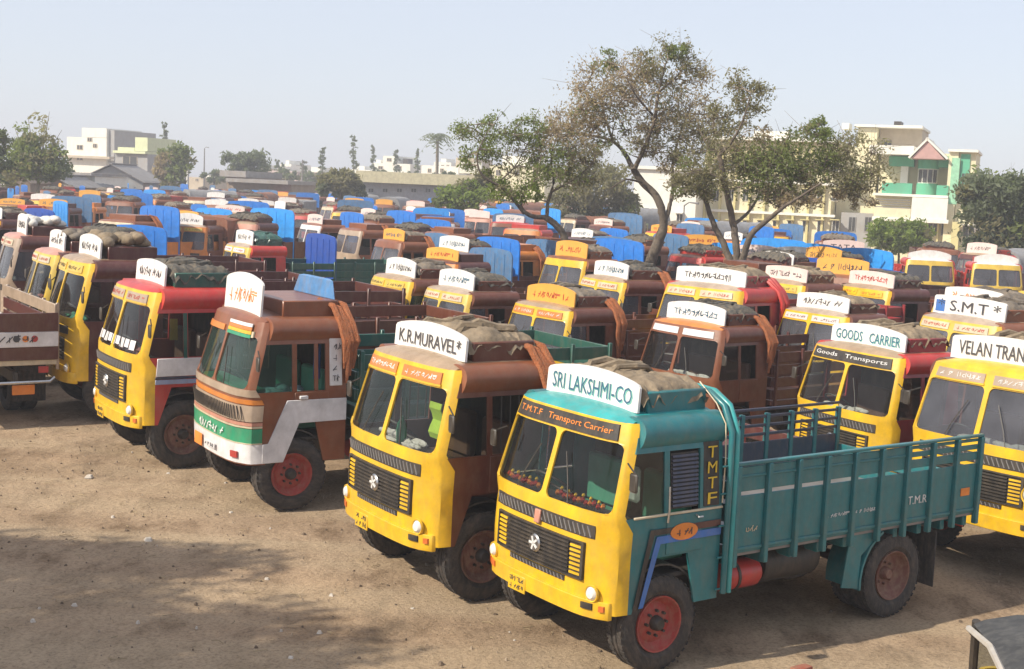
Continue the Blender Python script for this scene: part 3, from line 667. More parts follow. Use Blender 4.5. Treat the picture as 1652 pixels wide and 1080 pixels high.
    x0, x1 = -1.78, -6.04; n = 9; dx = (x0 - x1) / n
    O('bed_floor', B('bed_floor', (x1, x0, -1.14, 1.14, 1.12, 1.22)), GREY)
    for i in range(10): O('cross_bearer', B('bearer', (-.04, .04, -1.1, 1.1, .985, 1.115)), TEAL, loc=(x0 - .1 - i * (x0 - x1 - .2) / 9, 0, 0))
    for i in range(n + 1): O('stake', B('tstake', (-.032, .032, -.02, .05, 1.02, 2.14)), TEAL, loc=(x0 - i * dx, 1.16, 0))
    for i in range(n):
        xa, xb = x0 - i * dx - .034, x0 - (i + 1) * dx + .034; rear = i >= 6; xc = (xa + xb) / 2
        O('side_panel', B('spanel', (-dx / 2 + .036, dx / 2 - .036, -.012, .012, 1.16, 1.80)), TEAL, loc=(xc, 1.15, 0))
        O('panel_rib', B('prib', (-dx / 2 + .04, dx / 2 - .04, .012, .03, 1.19, 1.23)), TEAL, loc=(xc, 1.15, 0))
        for za, zb in (((1.845, 1.95), (1.98, 2.045), (2.08, 2.12)) if rear else ((1.845, 2.12),)):
            O('side_board', B(('sbd', za, zb), (-dx / 2 + .036, dx / 2 - .036, -.012, .012, za, zb)), TEAL, loc=(xc, 1.15, 0))
        if not rear: O('board_rib', B('brib', (-dx / 2 + .04, dx / 2 - .04, .012, .028, 2.0, 2.03)), TEAL, loc=(xc, 1.15, 0))
    O('top_rail', B('trail', (x1 - .03, x0 + .03, -.025, .04, 2.14, 2.175)), TEAL, loc=(0, 1.16, 0))
    tx = letter(text_mesh('T.M.R', .36, .10, thick=.01), INKW, t, ML, (x0 - 5.35 * dx - .55, 1.168, 1.45)); 
    letter(scribble(.40, .045, 10, 2), INKW, t, ML, (x0 - 3.5 * dx, 1.166, 1.42)); letter(scribble(.36, .045, 9, 1), INKW, t, ML, (x0 - 4.5 * dx, 1.166, 1.42))
    letter(scribble(.24, .07, 4, 8), CREAM, t, ML, (x0 - .62 * dx, 1.166, 1.42)); O('reflector', B('refl', (-.09, .09, -.006, .008, -.05, .05)), INKO, loc=(x0 - 8.5 * dx, 1.166, 1.45))
    for i in range(10): O('stake', B('tstake', (-.032, .032, -.02, .05, 1.02, 2.14)), TEAL, loc=(x0 - i * dx, -1.17, 0))
    for i in range(n): O('side_panel', B('spanel2', (-dx / 2 + .036, dx / 2 - .036, -.012, .012, 1.16, 1.76)), NAVY, loc=(x0 - (i + .5) * dx, -1.15, 0))  # far side of the bed: its shade is painted in as navy
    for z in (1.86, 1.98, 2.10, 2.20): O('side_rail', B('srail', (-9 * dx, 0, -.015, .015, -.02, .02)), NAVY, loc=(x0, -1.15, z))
    for z in (1.34, 1.59, 1.84, 2.09): O('head_board', B('hboard', (-.02, .02, -1.1, 1.1, -.10, .10)), TEAL, loc=(x0, 0, z))
    for z in (1.30, 1.52): O('tail_board', B('hboard', (-.02, .02, -1.1, 1.1, -.10, .10)), TEAL, loc=(x1, 0, z))
    for s in (-1, 1):
        O('rear_mudguard', C(('rmg', s), lambda: MB().prism([(-4.6 + .66 * math.cos(R(a)), .52 + .66 * math.sin(R(a))) for a in range(-8, 75, 12)] + [(-4.6 + .63 * math.cos(R(a)), .52 + .63 * math.sin(R(a))) for a in range(64, -9, -12)], lambda x, z: (x, s * 1.14, z), lambda x, z: (x, s * .62, z)).mesh('mudguard')), TEAL)
        O('mudguard_side', C(('rms', s), lambda: MB().prism([(-4.6 + .66, .45), (-4.6 + .64, .85), (-4.6 + .25, 1.13), (-4.6 + .85, 1.13), (-4.6 + .95, .5)], lambda x, z: (x, s * 1.12, z), lambda x, z: (x, s * 1.10, z)).mesh('mudguard_side')), TEAL)
        O('mud_flap', B('flap', (-.01, .01, -.3, .3, .28, 1.0)), RUB, loc=(-5.32, s * .86, 0))
    w = empty('spare_wheel', (-3.35, .2, .66), 0, t); w.rotation_euler = (R(90), 0, 0); obj('tyre', C(('tyre', True), lambda: m_tyre(n=24, tread=False)), RUB, w); obj('rim', C(('rim', False), lambda: m_rim(False)), RIMB, w)
    at_ = O('air_tank', C('atk2', lambda: MB().lathe([(.0, 0), (.14, .0), (.17, .05), (.17, .55), (.14, .6), (.0, .6)], 16, cap=False).mesh('tank')), RED, loc=(-1.88, .82, .80), rot=(0, 0, R(90)))
    obj('tank_strap', C('tstr', lambda: MB().lathe([(.172, .2), (.18, .2), (.18, .24), (.172, .24)], 16, cap=False).mesh('strap')), BLK, at_)
    O('exhaust_pipe', T('exh', [(-1.5, .5, .7), (-2.4, .55, .62), (-3.1, .5, .6)], .05, 8), RIMB)
    O('tail_hitch', B('hitch', (-6.25, -6.0, -.08, .08, .72, .95)), RIMB); O('tail_lamp', B('tlamp', (-6.10, -6.06, .78, .98, .92, 1.04)), INKR)
teal_extras(teal)

T2 = truck('lorry', 'brown lorry with yellow front beside the teal lorry, tan canvas on its roof', -1.52, 14.85, -146.5, 1.01, 0, YEL, BRN, roof=DUSTY, roll=BRN2, btext='K.R.MURAVEL*', bink=INK, bsize=(.84, .27, .09),
           rope=ROPE, hplates=2, hplate=ORG, hink=INKW, top=('bundle', CANV2), rim=RIMB, bed=('lowslat', MAR))
obj('hanging_cloth', C('limecloth', lambda: MB().grid(lambda u, v: (-.42 + .03 * math.sin(v * 9), .48 + .26 * u, 1.82 + .42 * v), [0, .5, 1], [i / 6 for i in range(7)]).mesh('cloth', solid=.01)), LIME, T2)
obj('water_bottle', C('bottle', lambda: (lambda b: (b.lathe([(.0, 0), (.06, 0), (.065, .15), (.05, .24), (.02, .29), (.02, .32), (.0, .32)], 12, cap=False), b.mesh('bottle'))[1])(MB())), GRN, T2, loc=(-.32, -.02, 1.66), rot=(R(90), 0, 0))
for s in (-1, 1):
    for xx in (-1.0, -1.12, -1.24): obj('window_bar', T('wbar', [(0, 0, 1.72), (0, -.03, 2.35)], .008, 5), BLK, T2, loc=(xx, s * 1.09, 0), scl=(1, s, 1))
def m3_extras(t):
    O = lambda n, me, m, **k: obj(n, me, m, t, **k)
    O('lattice_band', wrapband(1.30, 1.52, .014), TAN); O('trim_band', wrapband(1.535, 1.60, .014), ORG); O('trim_band', wrapband(1.24, 1.285, .014), PINK)
    O('trim_strip', wrapband(1.21, 1.235, .018), CREAM); O('green_band', wrapband(1.0, 1.20, .012), GRN); O('trim_strip', wrapband(.985, 1.0, .018), CREAM)
    O('white_skirt', wrapband(.71, .98, .014), WHT); O('ledge', wrapband(1.64, 1.74, .02), TAN)
    for i in range(34):
        u = -.90 + i * .0545; O('lattice_bar', C('latb', lambda: MB().obox((0, 0, 0), (.012, .014, .20), rx=R(25)).mesh('bar', smooth=False)), BLK, loc=FS(u, 1.41, .026))
    bent(scribble(1.0, .12, 9, 3), t, INKW, .1, 1.09, .026); O('number_plate', B('plate', (0, .012, -.16, .16, .60, .78), bevel=.003), INKO, loc=(.03, -.38, .13))
    O('number_panel', B('plate2', (0, .012, -.22, .22, .60, .68), bevel=.003), WHT, loc=(.03, .12, .19)); bent(scribble(.34, .05, 6, 1), t, INK, .12, .83, .05)
    O('tail_sticker', C('ts3', lambda: strip(.78, .87, .74, .86, .035, .02, 3).mesh('lamp')), INKR)
    for s in (-1, 1):
        O('white_trim', m_sp([(-.37, .71), (-.68, .71), (-.90, 1.26), (-1.62, 1.26), (-1.62, 1.58), (-.72, 1.58), (-.46, .98), (-.37, .98)], s, .022, .02), WHT)
        O('side_sign', m_sp([(-1.36, 1.76), (-1.55, 1.76), (-1.55, 2.44), (-1.36, 2.44)], s, .016, .02), SIGN)
        O('window_frame', m_sp([(-1.13, 1.70), (-1.19, 1.70), (-1.19, 2.36), (-1.13, 2.36)], s, .004, .03), BRN2)
        O('door_handle', B('dh3', (-1.02, -.90, -.02, .03, 1.56, 1.61)), WHT, loc=(0, s * 1.145, .03))
    for i in range(4): letter(scribble(.12, .09, 2, i), INK, t, ML, (-1.455, 1.095 + .04, 1.87 + i * .15))
    for k, (c, u0) in enumerate(((ORG, -.9), (CREAM, .08))): O('header_stripe', SM(2.44, 2.52, *sorted((u0, u0 + .8)), .02, .02), c)
    for c, z in ((GRN, 2.43), (YEL, 2.48), (ORG, 2.53), (WHT, 2.58)): O('header_stripe', SM(z, z + .045, .08, .84, .032, .012), c)
    obj('dash_cloth', C('dc3', lambda: MB().box(-.50, -.15, -.9, .9, 1.66, 1.72).mesh('cloth', bevel=.02)), GRN, t)
    obj('bedding', C('bd3', lambda: m_sacks(4)), mat('blue_white_bedding', (.35, .42, .5), .9, dust=.1, var=.5), t, loc=(-1.05, .45, 1.42), scl=(.6, .7, 1))
    for k in range(3): obj('door_curtain', C('cur3', lambda: MB().grid(lambda u, v: (.10 * u, .02 * math.sin(u * 12), v * .5), [i / 6 for i in range(7)], [0, 1]).mesh('curtain', solid=.006)), BLU, t, loc=(-1.28, .95, 1.84))
T3 = truck('lorry', 'rust brown lorry with white skirt, green band and ornate white arched board', -4.38, 18.55, -148, 1.02, 0, BRN2, BRN2, roof=BRN2, header=ORG, btext='scribble', bink=INKO, bsize=(.74, .50, .10), board_x=-.46, box=BRN2,
           grille=False, hplates=0, top=('fin', TARP2), rope=ROPE, bed=('slat', DGRN), glassm=GLSG, seatm=SEATG)
m3_extras(T3)
T4 = truck('lorry', 'red lorry with yellow front and white waist band, black tarpaulin on its roof', -6.62, 20.9, -146.4, 1.07, 0, YEL, RED, roof=RED, btext='scribble', bsize=(.70, .31, .06), box=DGRN, top=('bundle', CANVD), hplates=2, hplate=TAN, bed=('slat', BRN), rim=RIMB)
for s in (-1, 1):
    obj('waist_band', m_sp([(-.38, 1.42), (-1.61, 1.42), (-1.61, 1.69), (-.40, 1.69)], s, .016, .02), WHT, T4)
    obj('stripe', m_sp([(-.37, 1.30), (-1.61, 1.30), (-1.61, 1.37), (-.37, 1.37)], s, .016, .02), mat('pale_blue_stripe', (.30, .36, .55), .5), T4)
    obj('stripe', m_sp([(-.37, 1.375), (-1.61, 1.375), (-1.61, 1.415), (-.37, 1.415)], s, .018, .02), NAVY, T4)
    obj('quarter_window_frame', m_sp([(-.80, 1.68), (-.86, 1.68), (-.86, 2.36), (-.80, 2.36)], s, .012, .03), DGRN, T4)
for i in range(9): obj('sticker', SM(round(1.79 + (i % 2) * .02, 2), 1.93, round(-.85 + i * .19, 2), round(-.70 + i * .19, 2), -.008, .006, 2), WHT, T4)
obj('curtain', C('cur4', lambda: MB().grid(lambda u, v: (-.62 - .12 * u, 1.02 - .02 * v, 1.95 + .32 * v), [0, .5, 1], [0, 1]).mesh('cloth', solid=.01)), YEL2, T4)

truck('lorry', 'maroon lorry with yellow front next to the red lorry, lumpy tan sacks on its roof', -8.95, 24.75, -148.5, 1.12, 1, YEL, MAR, roof=DUSTY, btext='scribble', bsize=(.76, .31, .08), top=('sacks', CANV2), hplate=YEL2, hink=INK)
truck('lorry', 'maroon lorry with faded salmon visor over yellow front, second left of the red lorry', -10.92, 28.55, -149, 1.07, 1, YEL2, MAR, roof=PINK, btext='scribble', bsize=(.74, .34, .08), top=('sacks', CANV), header=ORG, hplate=CREAM)
truck('lorry', 'maroon lorry with tan front and white sacks piled on its roof', -13.45, 33, -151, 1.1, 1, TAN, MAR, roof=PINK, btext='scribble', bsize=(.72, .40, .08), top=('sacks', SACK), header=ORG, hplate=CREAM, glassm=GLSF)

# the lorry at the left edge, seen from behind
def tail_truck():
    t = empty('lorry', (-9.42, 23.05, 0), R(124)); tag(t, 'maroon lorry seen from behind with white painted band across its tailgate', 'lorry')
    O = lambda n, me, m, **k: obj(n, me, m, t, **k)
    O('bed_floor', B('tfloor', (0, 4.2, -1.15, 1.15, 1.1, 1.2)), CREAM)
    for z, m in ((1.32, MAR), (1.90, MAR)): O('tail_board', B(('tb', z), (-.03, .03, -1.17, 1.17, -.12 if z < 1.5 else -.17, .12 if z < 1.5 else .17)), m, loc=(0, 0, z))
    O('white_band', B('wband', (-.045, .03, -1.17, 1.17, 1.445, 1.72)), WHT)
    letter(scribble(.95, .13, 7, 3), INK, t, MBK, (-.05, -.30, 1.60))
    for k, c in enumerate((INK, INKO, INKR)): O('painted_dot', C('dot', lambda: MB().lathe([(.0, .008), (.06, .008), (.06, 0)], 14, cap=False).mesh('dot')), c, loc=(-.045, -.42 - .16 * k, 1.60), rot=(0, 0, R(90)))
    for s in (-1, 1):
        for i in range(5): O('stake', B('tstk', (-.03, .03, -.03, .03, 1.0, 2.25)), TAN, loc=(.04 + i, s * 1.17, 0))
        for z in (1.34, 1.60, 1.86, 2.12): O('side_board', B('tside', (0, 4.2, -.02, .02, -.11, .11)), MAR if z < 2 else TAN, loc=(0, s * 1.13, z))
        O('chassis_rail', B('trl', (0, 5.6, -.04, .04, .78, .98)), BLK, loc=(0, s * .42, 0))
        wheel(t, 1.6, s * .98, s, RIMB, 1, dual=True, front=False); wheel(t, 4.7, s * .98, s, RIMB, 1)
        O('mud_flap', B('flap', (-.01, .01, -.3, .3, .28, 1.0)), RUB, loc=(.85, s * .86, 0)); O('tail_lamp', B('tlm', (-.04, 0, -.09, .09, -.06, .06)), INKR, loc=(-.02, s * .9, 1.02))
    O('under_bar', T('ubar', [(-.02, -1.1, .86), (-.10, -1.0, .80), (-.10, 1.0, .80), (-.02, 1.1, .86)], .03, 6), CHR); O('number_plate', B('tpl', (-.03, 0, -.2, .2, .56, .74)), INKO, loc=(0, -.55, 0))
    O('axle', T('taxle', [(1.6, -.9, .515), (1.6, .9, .515)], .07, 8), BLK)
    O('cab', B('tcab', (4.4, 5.8, -1.12, 1.12, .75, 2.7), bevel=.12), MAR)
tail_truck()

# ------------------------------------------------------------------ second and third rows
truck('lorry', 'yellow lorry with VELAN TRANSPORT board, behind the tail of the teal lorry', 6.08, 16.55, -144, .99, 0, YEL, BRN, roof=YEL, btext='VELAN TRANSPORT', bsize=(.88, .31, .06), hplate=TAN, hink=INKW, top=('bundle', CANV2), glassm=GLSF, lamp=(.80, 1.2, 1.5))
truck('lorry', 'red lorry with yellow front and GOODS CARRIER board, canvas and black bundle on top', 4.96, 19.4, -151, .94, 0, YEL, DRED, roof=DUSTY, roll=RED, btext='GOODS   CARRIER', bink=INKB, bsize=(.84, .27, .09), hplates=1, hplate=BLK, hink=INKW, htext='Goods   Transports', top=('bundle', CANV2), bed=('slat', MAR))
truck('lorry', 'brown lorry with orange ropes and white board, behind the teal cab', 2.85, 22.9, -143.6, .91, 1, BRN2, BRN, roof=ORG, btext='scribble', bink=INKB, bsize=(.82, .31, .08), header=ORG, hplate=WHT, hink=INKW, top=('bundle', CANVD), rope=ROPE, bed=('slat', MAR))
truck('lorry', 'lorry with orange arched name board and yellow front, canvas on its brown roof', .23, 24.65, -145, .93, 1, YEL, BRN, roof=DUSTY, board=SIGNO, btext='scribble', bink=INKR, bsize=(.84, .31, .10), hplate=ORG, hink=INKW, top=('bundle', CANV), rope=ROPE, glassm=GLSF)
truck('lorry', 'brown lorry with salmon visor over yellow window frames and a white arched board', -1.75, 26.8, -148.6, .95, 1, YEL2, BRN, roof=TAN, btext='scribble', bink=INKB, bsize=(.80, .34, .08), hplate=CREAM, top=('bundle', CANVD), glassm=GLSF)
truck('lorry', 'yellow fronted lorry with greenish windscreen, first of its row beside the dark slatted bed', -3.11, 28.5, -149, .98, 1, YEL, BRN, roof=DUSTY, btext='scribble', bsize=(.76, .34, .08), hplate=YEL2, hink=INK, top=('bundle', CANV), glassm=GLSG)
truck('lorry', 'yellow fronted brown lorry with plain white board under the big tree', 1.73, 30.5, -154, 1.0, 1, YEL, BRN, roof=DUSTY, btext='scribble', bink=INKB, bsize=(.80, .33, .06), hplate=CREAM, top=('bundle', CANVD), rope=ROPE, glassm=GLSF)
truck('lorry', 'dark red lorry with long white two part board above a wide yellow header', 3.75, 27.4, -138, 1.05, 1, YEL, DRED, roof=TAN, roll=RED, btext='scribble', bsize=(.92, .30, .05), hplate=CREAM, top=('bundle', CANV2), glassm=GLSF, rope=RED)
truck('lorry', 'yellow fronted lorry with tan visor and worn white board, behind the GOODS CARRIER lorry', 6.0, 26.6, -148, .91, 1, YEL, BRN, roof=TAN, btext='scribble', bsize=(.82, .33, .06), hplate=SIGNP, hink=INK, top=('bundle', CANV2), glassm=GLSF)
tsm = truck('lorry', 'lorry with S M T board painted blue at one end, behind the GOODS CARRIER roof', 7.9, 23.6, -156, 1.0, 1, YEL2, BRN2, roof=TAN, btext='* S.M.T *', bsize=(.92, .34, .04), hplate=CREAM, top=('bundle', CANV), box=BRN2, roll=BRN2, glassm=GLSF)
sbm = [c for c in tsm.children if c.name.startswith('sign_board')][0]; obj('blue_patch', MB().box(.016, .02, -.86, -.62, .04, .26).mesh('patch', smooth=False), BLU, sbm)
truck('lorry', 'lorry with pale orange lettering on its white board, behind the S M T lorry', 9.4, 27.6, -156, .97, 1, YEL2, BRN, roof=ORG, btext='scribble', bink=INKO, bsize=(.88, .34, .06), hplate=CREAM, top=('bundle', CANV), glassm=GLSF)
truck('lorry', 'yellow lorry with pinkish white board, right of the tree trunks', 6.47, 33.0, -153, .98, 1, YEL, BRN, roof=DUSTY, board=SIGNP, btext='scribble', bsize=(.86, .33, .05), top=('bundle', CANV2), glassm=GLSF, hplate=YEL2, hink=INK)
truck('lorry', 'bright yellow lorry half hidden at the foot of the forked tree', 5.75, 36.2, -152, 1.0, 1, YEL, BRN, roof=YEL, board=None, top=None, hplate=ORG, hink=INKW)
truck('lorry', 'yellow lorry with pink board and maroon side, in the middle of the right hand rows', 8.5, 32.4, -156, .98, 1, YEL, MAR, roof=DUSTY, board=SIGNP, btext='scribble', bink=INKR, bsize=(.88, .33, .05), top=('bundle', CANVD), hplate=YEL, glassm=GLSF)
truck('lorry', 'bright yellow lorry cut off by the right edge behind the VELAN TRANSPORT board', 12.9, 31.5, -150, 1.0, 1, YEL, YEL2, roof=YEL, btext='scribble', hplate=YEL2, hink=INK)
truck('lorry', 'left one of two red lorries with white domed roofs before the cream building', 17.3, 53.4, -97, .93, 1, YEL2, RED, roof=WHT, board=SIGN, btext=None, bsize=(.95, .22, .18), top=None, hplates=0, glassm=GLSF)
truck('lorry', 'right one of two red lorries with white domed roofs before the dark tree', 19.7, 52.3, -97, .93, 1, YEL2, RED, roof=WHT, board=SIGN, btext=None, bsize=(.95, .22, .18), top=None, hplates=0, glassm=GLSF)
PD = paint('deep_blue_panel', (.008, .075, .40), dust=.1)
tr = truck('lorry', 'red lorry with dark green roof load and deep blue headboard behind its cab', -8.95, 39.5, -147, .97, 1, YEL2, RED, roof=TAN, btext='scribble', bsize=(.74, .40, .06), top=('bundle', DGRN), box=DGRN, bed=('slat', DGRN))
headboard(tr, PD, 3.15, x=-3.3)
ty = truck('lorry', 'lorry with striped visor and yellow window frame facing out, brown container behind its cab', -13.5, 51.5, -106, .98, 1, ORG, BRN, roof=TAN, btext='scribble', bsize=(.70, .34, .14), top=None, glassm=GLSF, hplate=YEL2, hink=INK, bed=('high', BRN))
cover(ty, TARPB, 3.05, 4.4, 'flat', seed=3)

# ------------------------------------------------------------------ far rows: lorries placed one by one where the photograph shows them
# (px, py of the front edge of the cab roof, yaw, front, side, board, cover, cover top, glass, words)
FCOL = {'y': (YEL, 'yellow'), 'o': (ORG, 'orange'), 'b': (BRN2, 'brown'), 'p': (PINK, 'salmon'), 'c': (CREAM, 'cream'), 'm': (MAR, 'maroon'), 'r': (RED, 'red'), 't': (TAN, 'tan'), 'w': (WHT, 'white'), 's': (ROSE, 'rose')}
PB, PL, PD, PF = [paint(n + '_panel', c, dust=d) for n, c, d in (('blue', (.015, .19, .66), .1), ('bright_blue', (.03, .32, .88), .06), ('deep_blue', (.008, .07, .36), .1), ('faded_blue', (.06, .20, .42), .28))]
HBC = {'B': PB, 'L': PL, 'D': PD, 'F': PF}
COVC = {'B': (TARP, 'blue'), 'L': (TARPL, 'bright blue'), 'D': (TARPD, 'deep blue'), 'F': (TARP2, 'faded blue'), 'N': (TARPB, 'brown'), 'G': (TARPG, 'grey'), 'T': (TARPT, 'tan')}
placed = []
def far_truck(px, py, yaw, f, s, cov, ctop, words, z=2.66, x=None, y=None, group=LBL):
    HX = 2.5                                                            # the headboard stands this far behind the cab front
    if x is None:
        if cov in HBC: q = at(px, py, ctop); x, y = q.x + HX * math.cos(R(yaw)), q.y + HX * math.sin(R(yaw))
        else: q = at(px, py, z); x, y = q.x, q.y
    fm, sm = FCOL[f][0], FCOL[s][0]; r = random.Random(int(px * 7 + py * 13))
    t = truck('lorry', words, x, y, yaw, r.uniform(.94, 1.04), 2, fm, sm, roof=r.choice([sm, sm, DUSTY, BRN2]), board=r.choice([SIGN, SIGNP, SIGNO, None, None, None]), btext='scribble' if y < 75 else None, bink=r.choice([INK, INKR, INKB]),
              bsize=(.80, round(r.choice([.30, .36, .42]), 2), .08), top=r.choice([('bundle', CANV), ('bundle', CANVD), None, None]), glassm=GLSF, hplates=0, grille=False, group=group,
              bed=('high' if (cov is None and r.random() < .3) else 'low', r.choice([ORG, BRN2, BRN, MAR, MAR, BRN, sm])), rope=ROPE if r.random() < .4 and y < 60 else None)
    if cov in HBC: headboard(t, HBC[cov], ctop, r.choice([1.0, 1.0, .9]), -HX)
    elif cov: cover(t, COVC[cov][0], ctop, 4.4, 'arch' if r.random() < .9 else 'flat', seed=r.randint(1, 6))
    placed.append((x, y)); return t
HAND = [
 (222, 360, -112, 'b', 'm', 'B', 3.1, 'lorry with wide blue headboard left of the striped visor lorry'),
 (711, 370, -146, 'o', 'b', 'F', 3.1, 'orange brown lorry with tall faded blue headboard, left of the leaning trunk'),
 (610, 388, -146, 'b', 'b', None, 0, 'brown lorry squeezed in left of the orange brown one'),
 (797, 392, -140, 'o', 'm', 'F', 3.1, 'lorry with orange front and tall streaked blue headboard below the leaning trunk'),
 (645, 343, -140, 'y', 'b', 'B', 3.3, 'yellow lorry with small blue headboard behind the orange brown one, mid yard'),
 (882, 382, -146, 'y', 'o', 'F', 3.1, 'yellow lorry with grey blue headboard and orange side, right of the leaning trunk'),
 (765, 352, -120, 'p', 'p', None, 0, 'salmon lorry with wide pink header facing out, before the leaning trunk'),
 (992, 390, -140, 'b', 'b', 'B', 3.0, 'brown lorry facing out, left of a round topped blue headboard'),
 (1000, 386, -146, 'y', 'b', 'B', 3.3, 'yellow headed lorry with pale board left of the big trunk'),
 (1082, 377, -150, 'o', 'b', 'F', 3.2, 'orange lorry with faded blue headboard directly behind the big trunk'),
 (1130, 398, -100, 'p', 'b', None, 0, 'salmon lorry facing out between the two trunks'),
 (1182, 388, -150, 'r', 'r', 'L', 3.2, 'red lorry with bright blue headboard behind the forked tree'),
 (1248, 388, -118, 'b', 'b', 'L', 3.3, 'brown lorry with white sign and bright blue headboard, right of the forked tree'),
 (1312, 392, -118, 'm', 'm', 'L', 3.3, 'maroon lorry with square bright blue headboard before the cream building'),
 (1362, 412, -100, 'r', 'r', None, 0, 'rust red lorry with white lettered sign on its roof, before the garden bush'),
 (1396, 404, -150, 'm', 'm', 'L', 3.2, 'maroon lorry with narrow bright blue headboard beside the garden bush'),
 (437, 340, -120, 'p', 'm', 'L', 3.3, 'lorry with bright blue arched headboard behind the deep blue one'),
 (347, 332, -120, 'c', 'b', 'L', 3.3, 'cream lorry with bright blue headboard above the brown container'),
 (255, 336, -126, 'c', 'b', 'B', 3.3, 'cream lorry with blue headboard, nearer of two by the white shed'),
 (250, 305, -115, 'w', 'b', 'L', 3.3, 'white fronted lorry with light blue headboard nearest the white shed'),
 (120, 333, -100, 'o', 'o', None, 0, 'orange lorry with rounded orange cab below the white shed'),
 (60, 324, -100, 'y', 'm', None, 0, 'maroon lorry with yellow window frames at the far left below the bare trees'),
 (10, 328, -100, 'y', 'b', None, 0, 'yellow lorry cut off by the left edge in the far rows'),
 (150, 310, -125, 'b', 'b', 'F', 3.2, 'brown lorry with faded blue headboard below the white shed'),
 (395, 331, -100, 'o', 'b', None, 0, 'lorry with bright orange front left of the arched bright blue headboard'),
 (472, 345, -110, 'r', 'r', None, 0, 'faded red lorry just right of the bright blue arched headboard'),
 (568, 342, -146, 'w', 'b', 'B', 3.3, 'white fronted lorry with blue headboard, mid yard left'),
 (575, 356, -146, 'p', 'b', None, 0, 'salmon lorry with brown bed, mid yard left of centre'),
 (595, 313, -146, 'p', 'b', 'B', 3.3, 'salmon lorry with small blue headboard before the long low building'),
 (646, 317, -146, 'o', 'b', 'B', 3.3, 'orange lorry with blue headboard before the long low building'),
 (702, 348, -130, 'y', 'm', 'B', 3.3, 'yellow fronted lorry with wide blue headboard, left of the leaning trunk'),
 (835, 372, -120, 'o', 'r', None, 0, 'lorry with bright orange and red header below the green bush'),
 (990, 376, -130, 'c', 'b', 'F', 3.2, 'cream lorry with faded blue headboard before the pale yellow compound wall'),
 (1308, 420, -150, 'm', 'm', 'D', 2.9, 'maroon lorry with low dark blue headboard right of the forked tree'),
 (1405, 431, -130, 'b', 'b', 'D', 2.9, 'brown lorry with low dark blue headboard left of the domed lorries'),
 (806, 378, -140, 'b', 'b', 'B', 3.2, 'brown lorry with small blue headboard just left of the leaning trunk'),
 (796, 336, -140, 'c', 'b', 'L', 3.3, 'cream lorry with bright blue headboard below the light green crown'),
 (60, 340, -130, 'y', 'm', 'D', 3.1, 'maroon lorry with long deep blue headboard behind the white sacks'),
 (1225, 432, -150, 'b', 'b', None, 0, 'brown lorry in the shade just right of the forked tree'),
 (690, 378, -146, 'b', 'b', None, 0, 'brown lorry with bare roof left of the streaked blue headboard'),
 (550, 372, -146, 't', 'b', None, 0, 'tan lorry with bare roof right of the deep blue headboard'),
]
for h in HAND: far_truck(*h)
# the rest of the yard behind, row upon row
FILL = []
def fill():
    r = random.Random(21); n = 0; keys = {}
    row = 0; y = 58.0
    while y < 175:
        x = -.47 * y + r.uniform(-2, 2)
        xmax = .02 * y + 6 if y > 92 else (.36 * y if y < 72 else .20 * y)
        while x < xmax:
            px, py = x + r.uniform(-.5, .5), y + r.uniform(-1.2, 1.2) + .0 * x
            if all((px - a) ** 2 + ((py - b) * .75) ** 2 > 3.2 ** 2 for a, b in placed) and r.random() < .9:
                f = r.choice('yyobbbpcmmrtsbw'); s = r.choice('bbbmmmr'); cov = r.choice([None, None, 'B', 'L', 'F', 'N', 'G', 'B', 'F', 'F'])
                yaw = r.choice([-150, -147, -100, -105, -95, -145]) + r.uniform(-5, 5)
                zone = ('left' if px < -.2 * py else 'middle') + (' far rows' if py > 100 else ' back rows')
                w = '%s lorry with %s in the %s' % (FCOL[f][1], (COVC[cov][1] + (' headboard' if cov in HBC else ' tarpaulin')) if cov else FCOL[s][1] + ' bed', zone)
                FILL.append((px, py, w, far_truck(0, py * 3 + px, yaw, f, s, cov, r.uniform(2.9, 3.5), w, x=px, y=py))); n += 1
            x += r.uniform(4.0, 6.0)
        y += r.uniform(7.0, 9.0); row += 1
    return n
fill()
ORD = 'first second third fourth fifth sixth seventh eighth ninth tenth'.split()
for w in {f[2] for f in FILL}:
    L = sorted([f for f in FILL if f[2] == w], key=lambda f: f[0] / f[1])
    if len(L) > 1:
        for i, f in enumerate(L): f[3]['label'] = w + ', %s one from left' % ORD[min(i, 9)]


# ------------------------------------------------------------------ trees
TWIG = mat('twig_bark', (.24, .19, .145), .95, dust=0, var=.4); BARK = mat('bark', (.11, .088, .07), .95, dust=.2, var=.5, scale=6, bump=.8, bscale=12); BARKP = mat('pale_bark', (.20, .17, .13), .95, dust=.2, var=.4, scale=6, bump=.8, bscale=12)
def leafmat(n, c, tr=.45):
    m = mat(n, c, .65, dust=0, var=.45, scale=1.3, spec=.25)
    nt = m.node_tree; p = nt.nodes['Principled BSDF'] if 'Principled BSDF' in nt.nodes else [q for q in nt.nodes if q.type == 'BSDF_PRINCIPLED'][0]
    out = [q for q in nt.nodes if q.type == 'OUTPUT_MATERIAL'][0]
    t = N(nt, 'ShaderNodeBsdfTranslucent'); t.inputs[0].default_value = (c[0] * 1.3, c[1] * 1.4, c[2] * .8, 1); x = N(nt, 'ShaderNodeMixShader'); x.inputs[0].default_value = tr
    nt.links.new(p.outputs[0], x.inputs[1]); nt.links.new(t.outputs[0], x.inputs[2]); nt.links.new(x.outputs[0], out.inputs[0]); return m
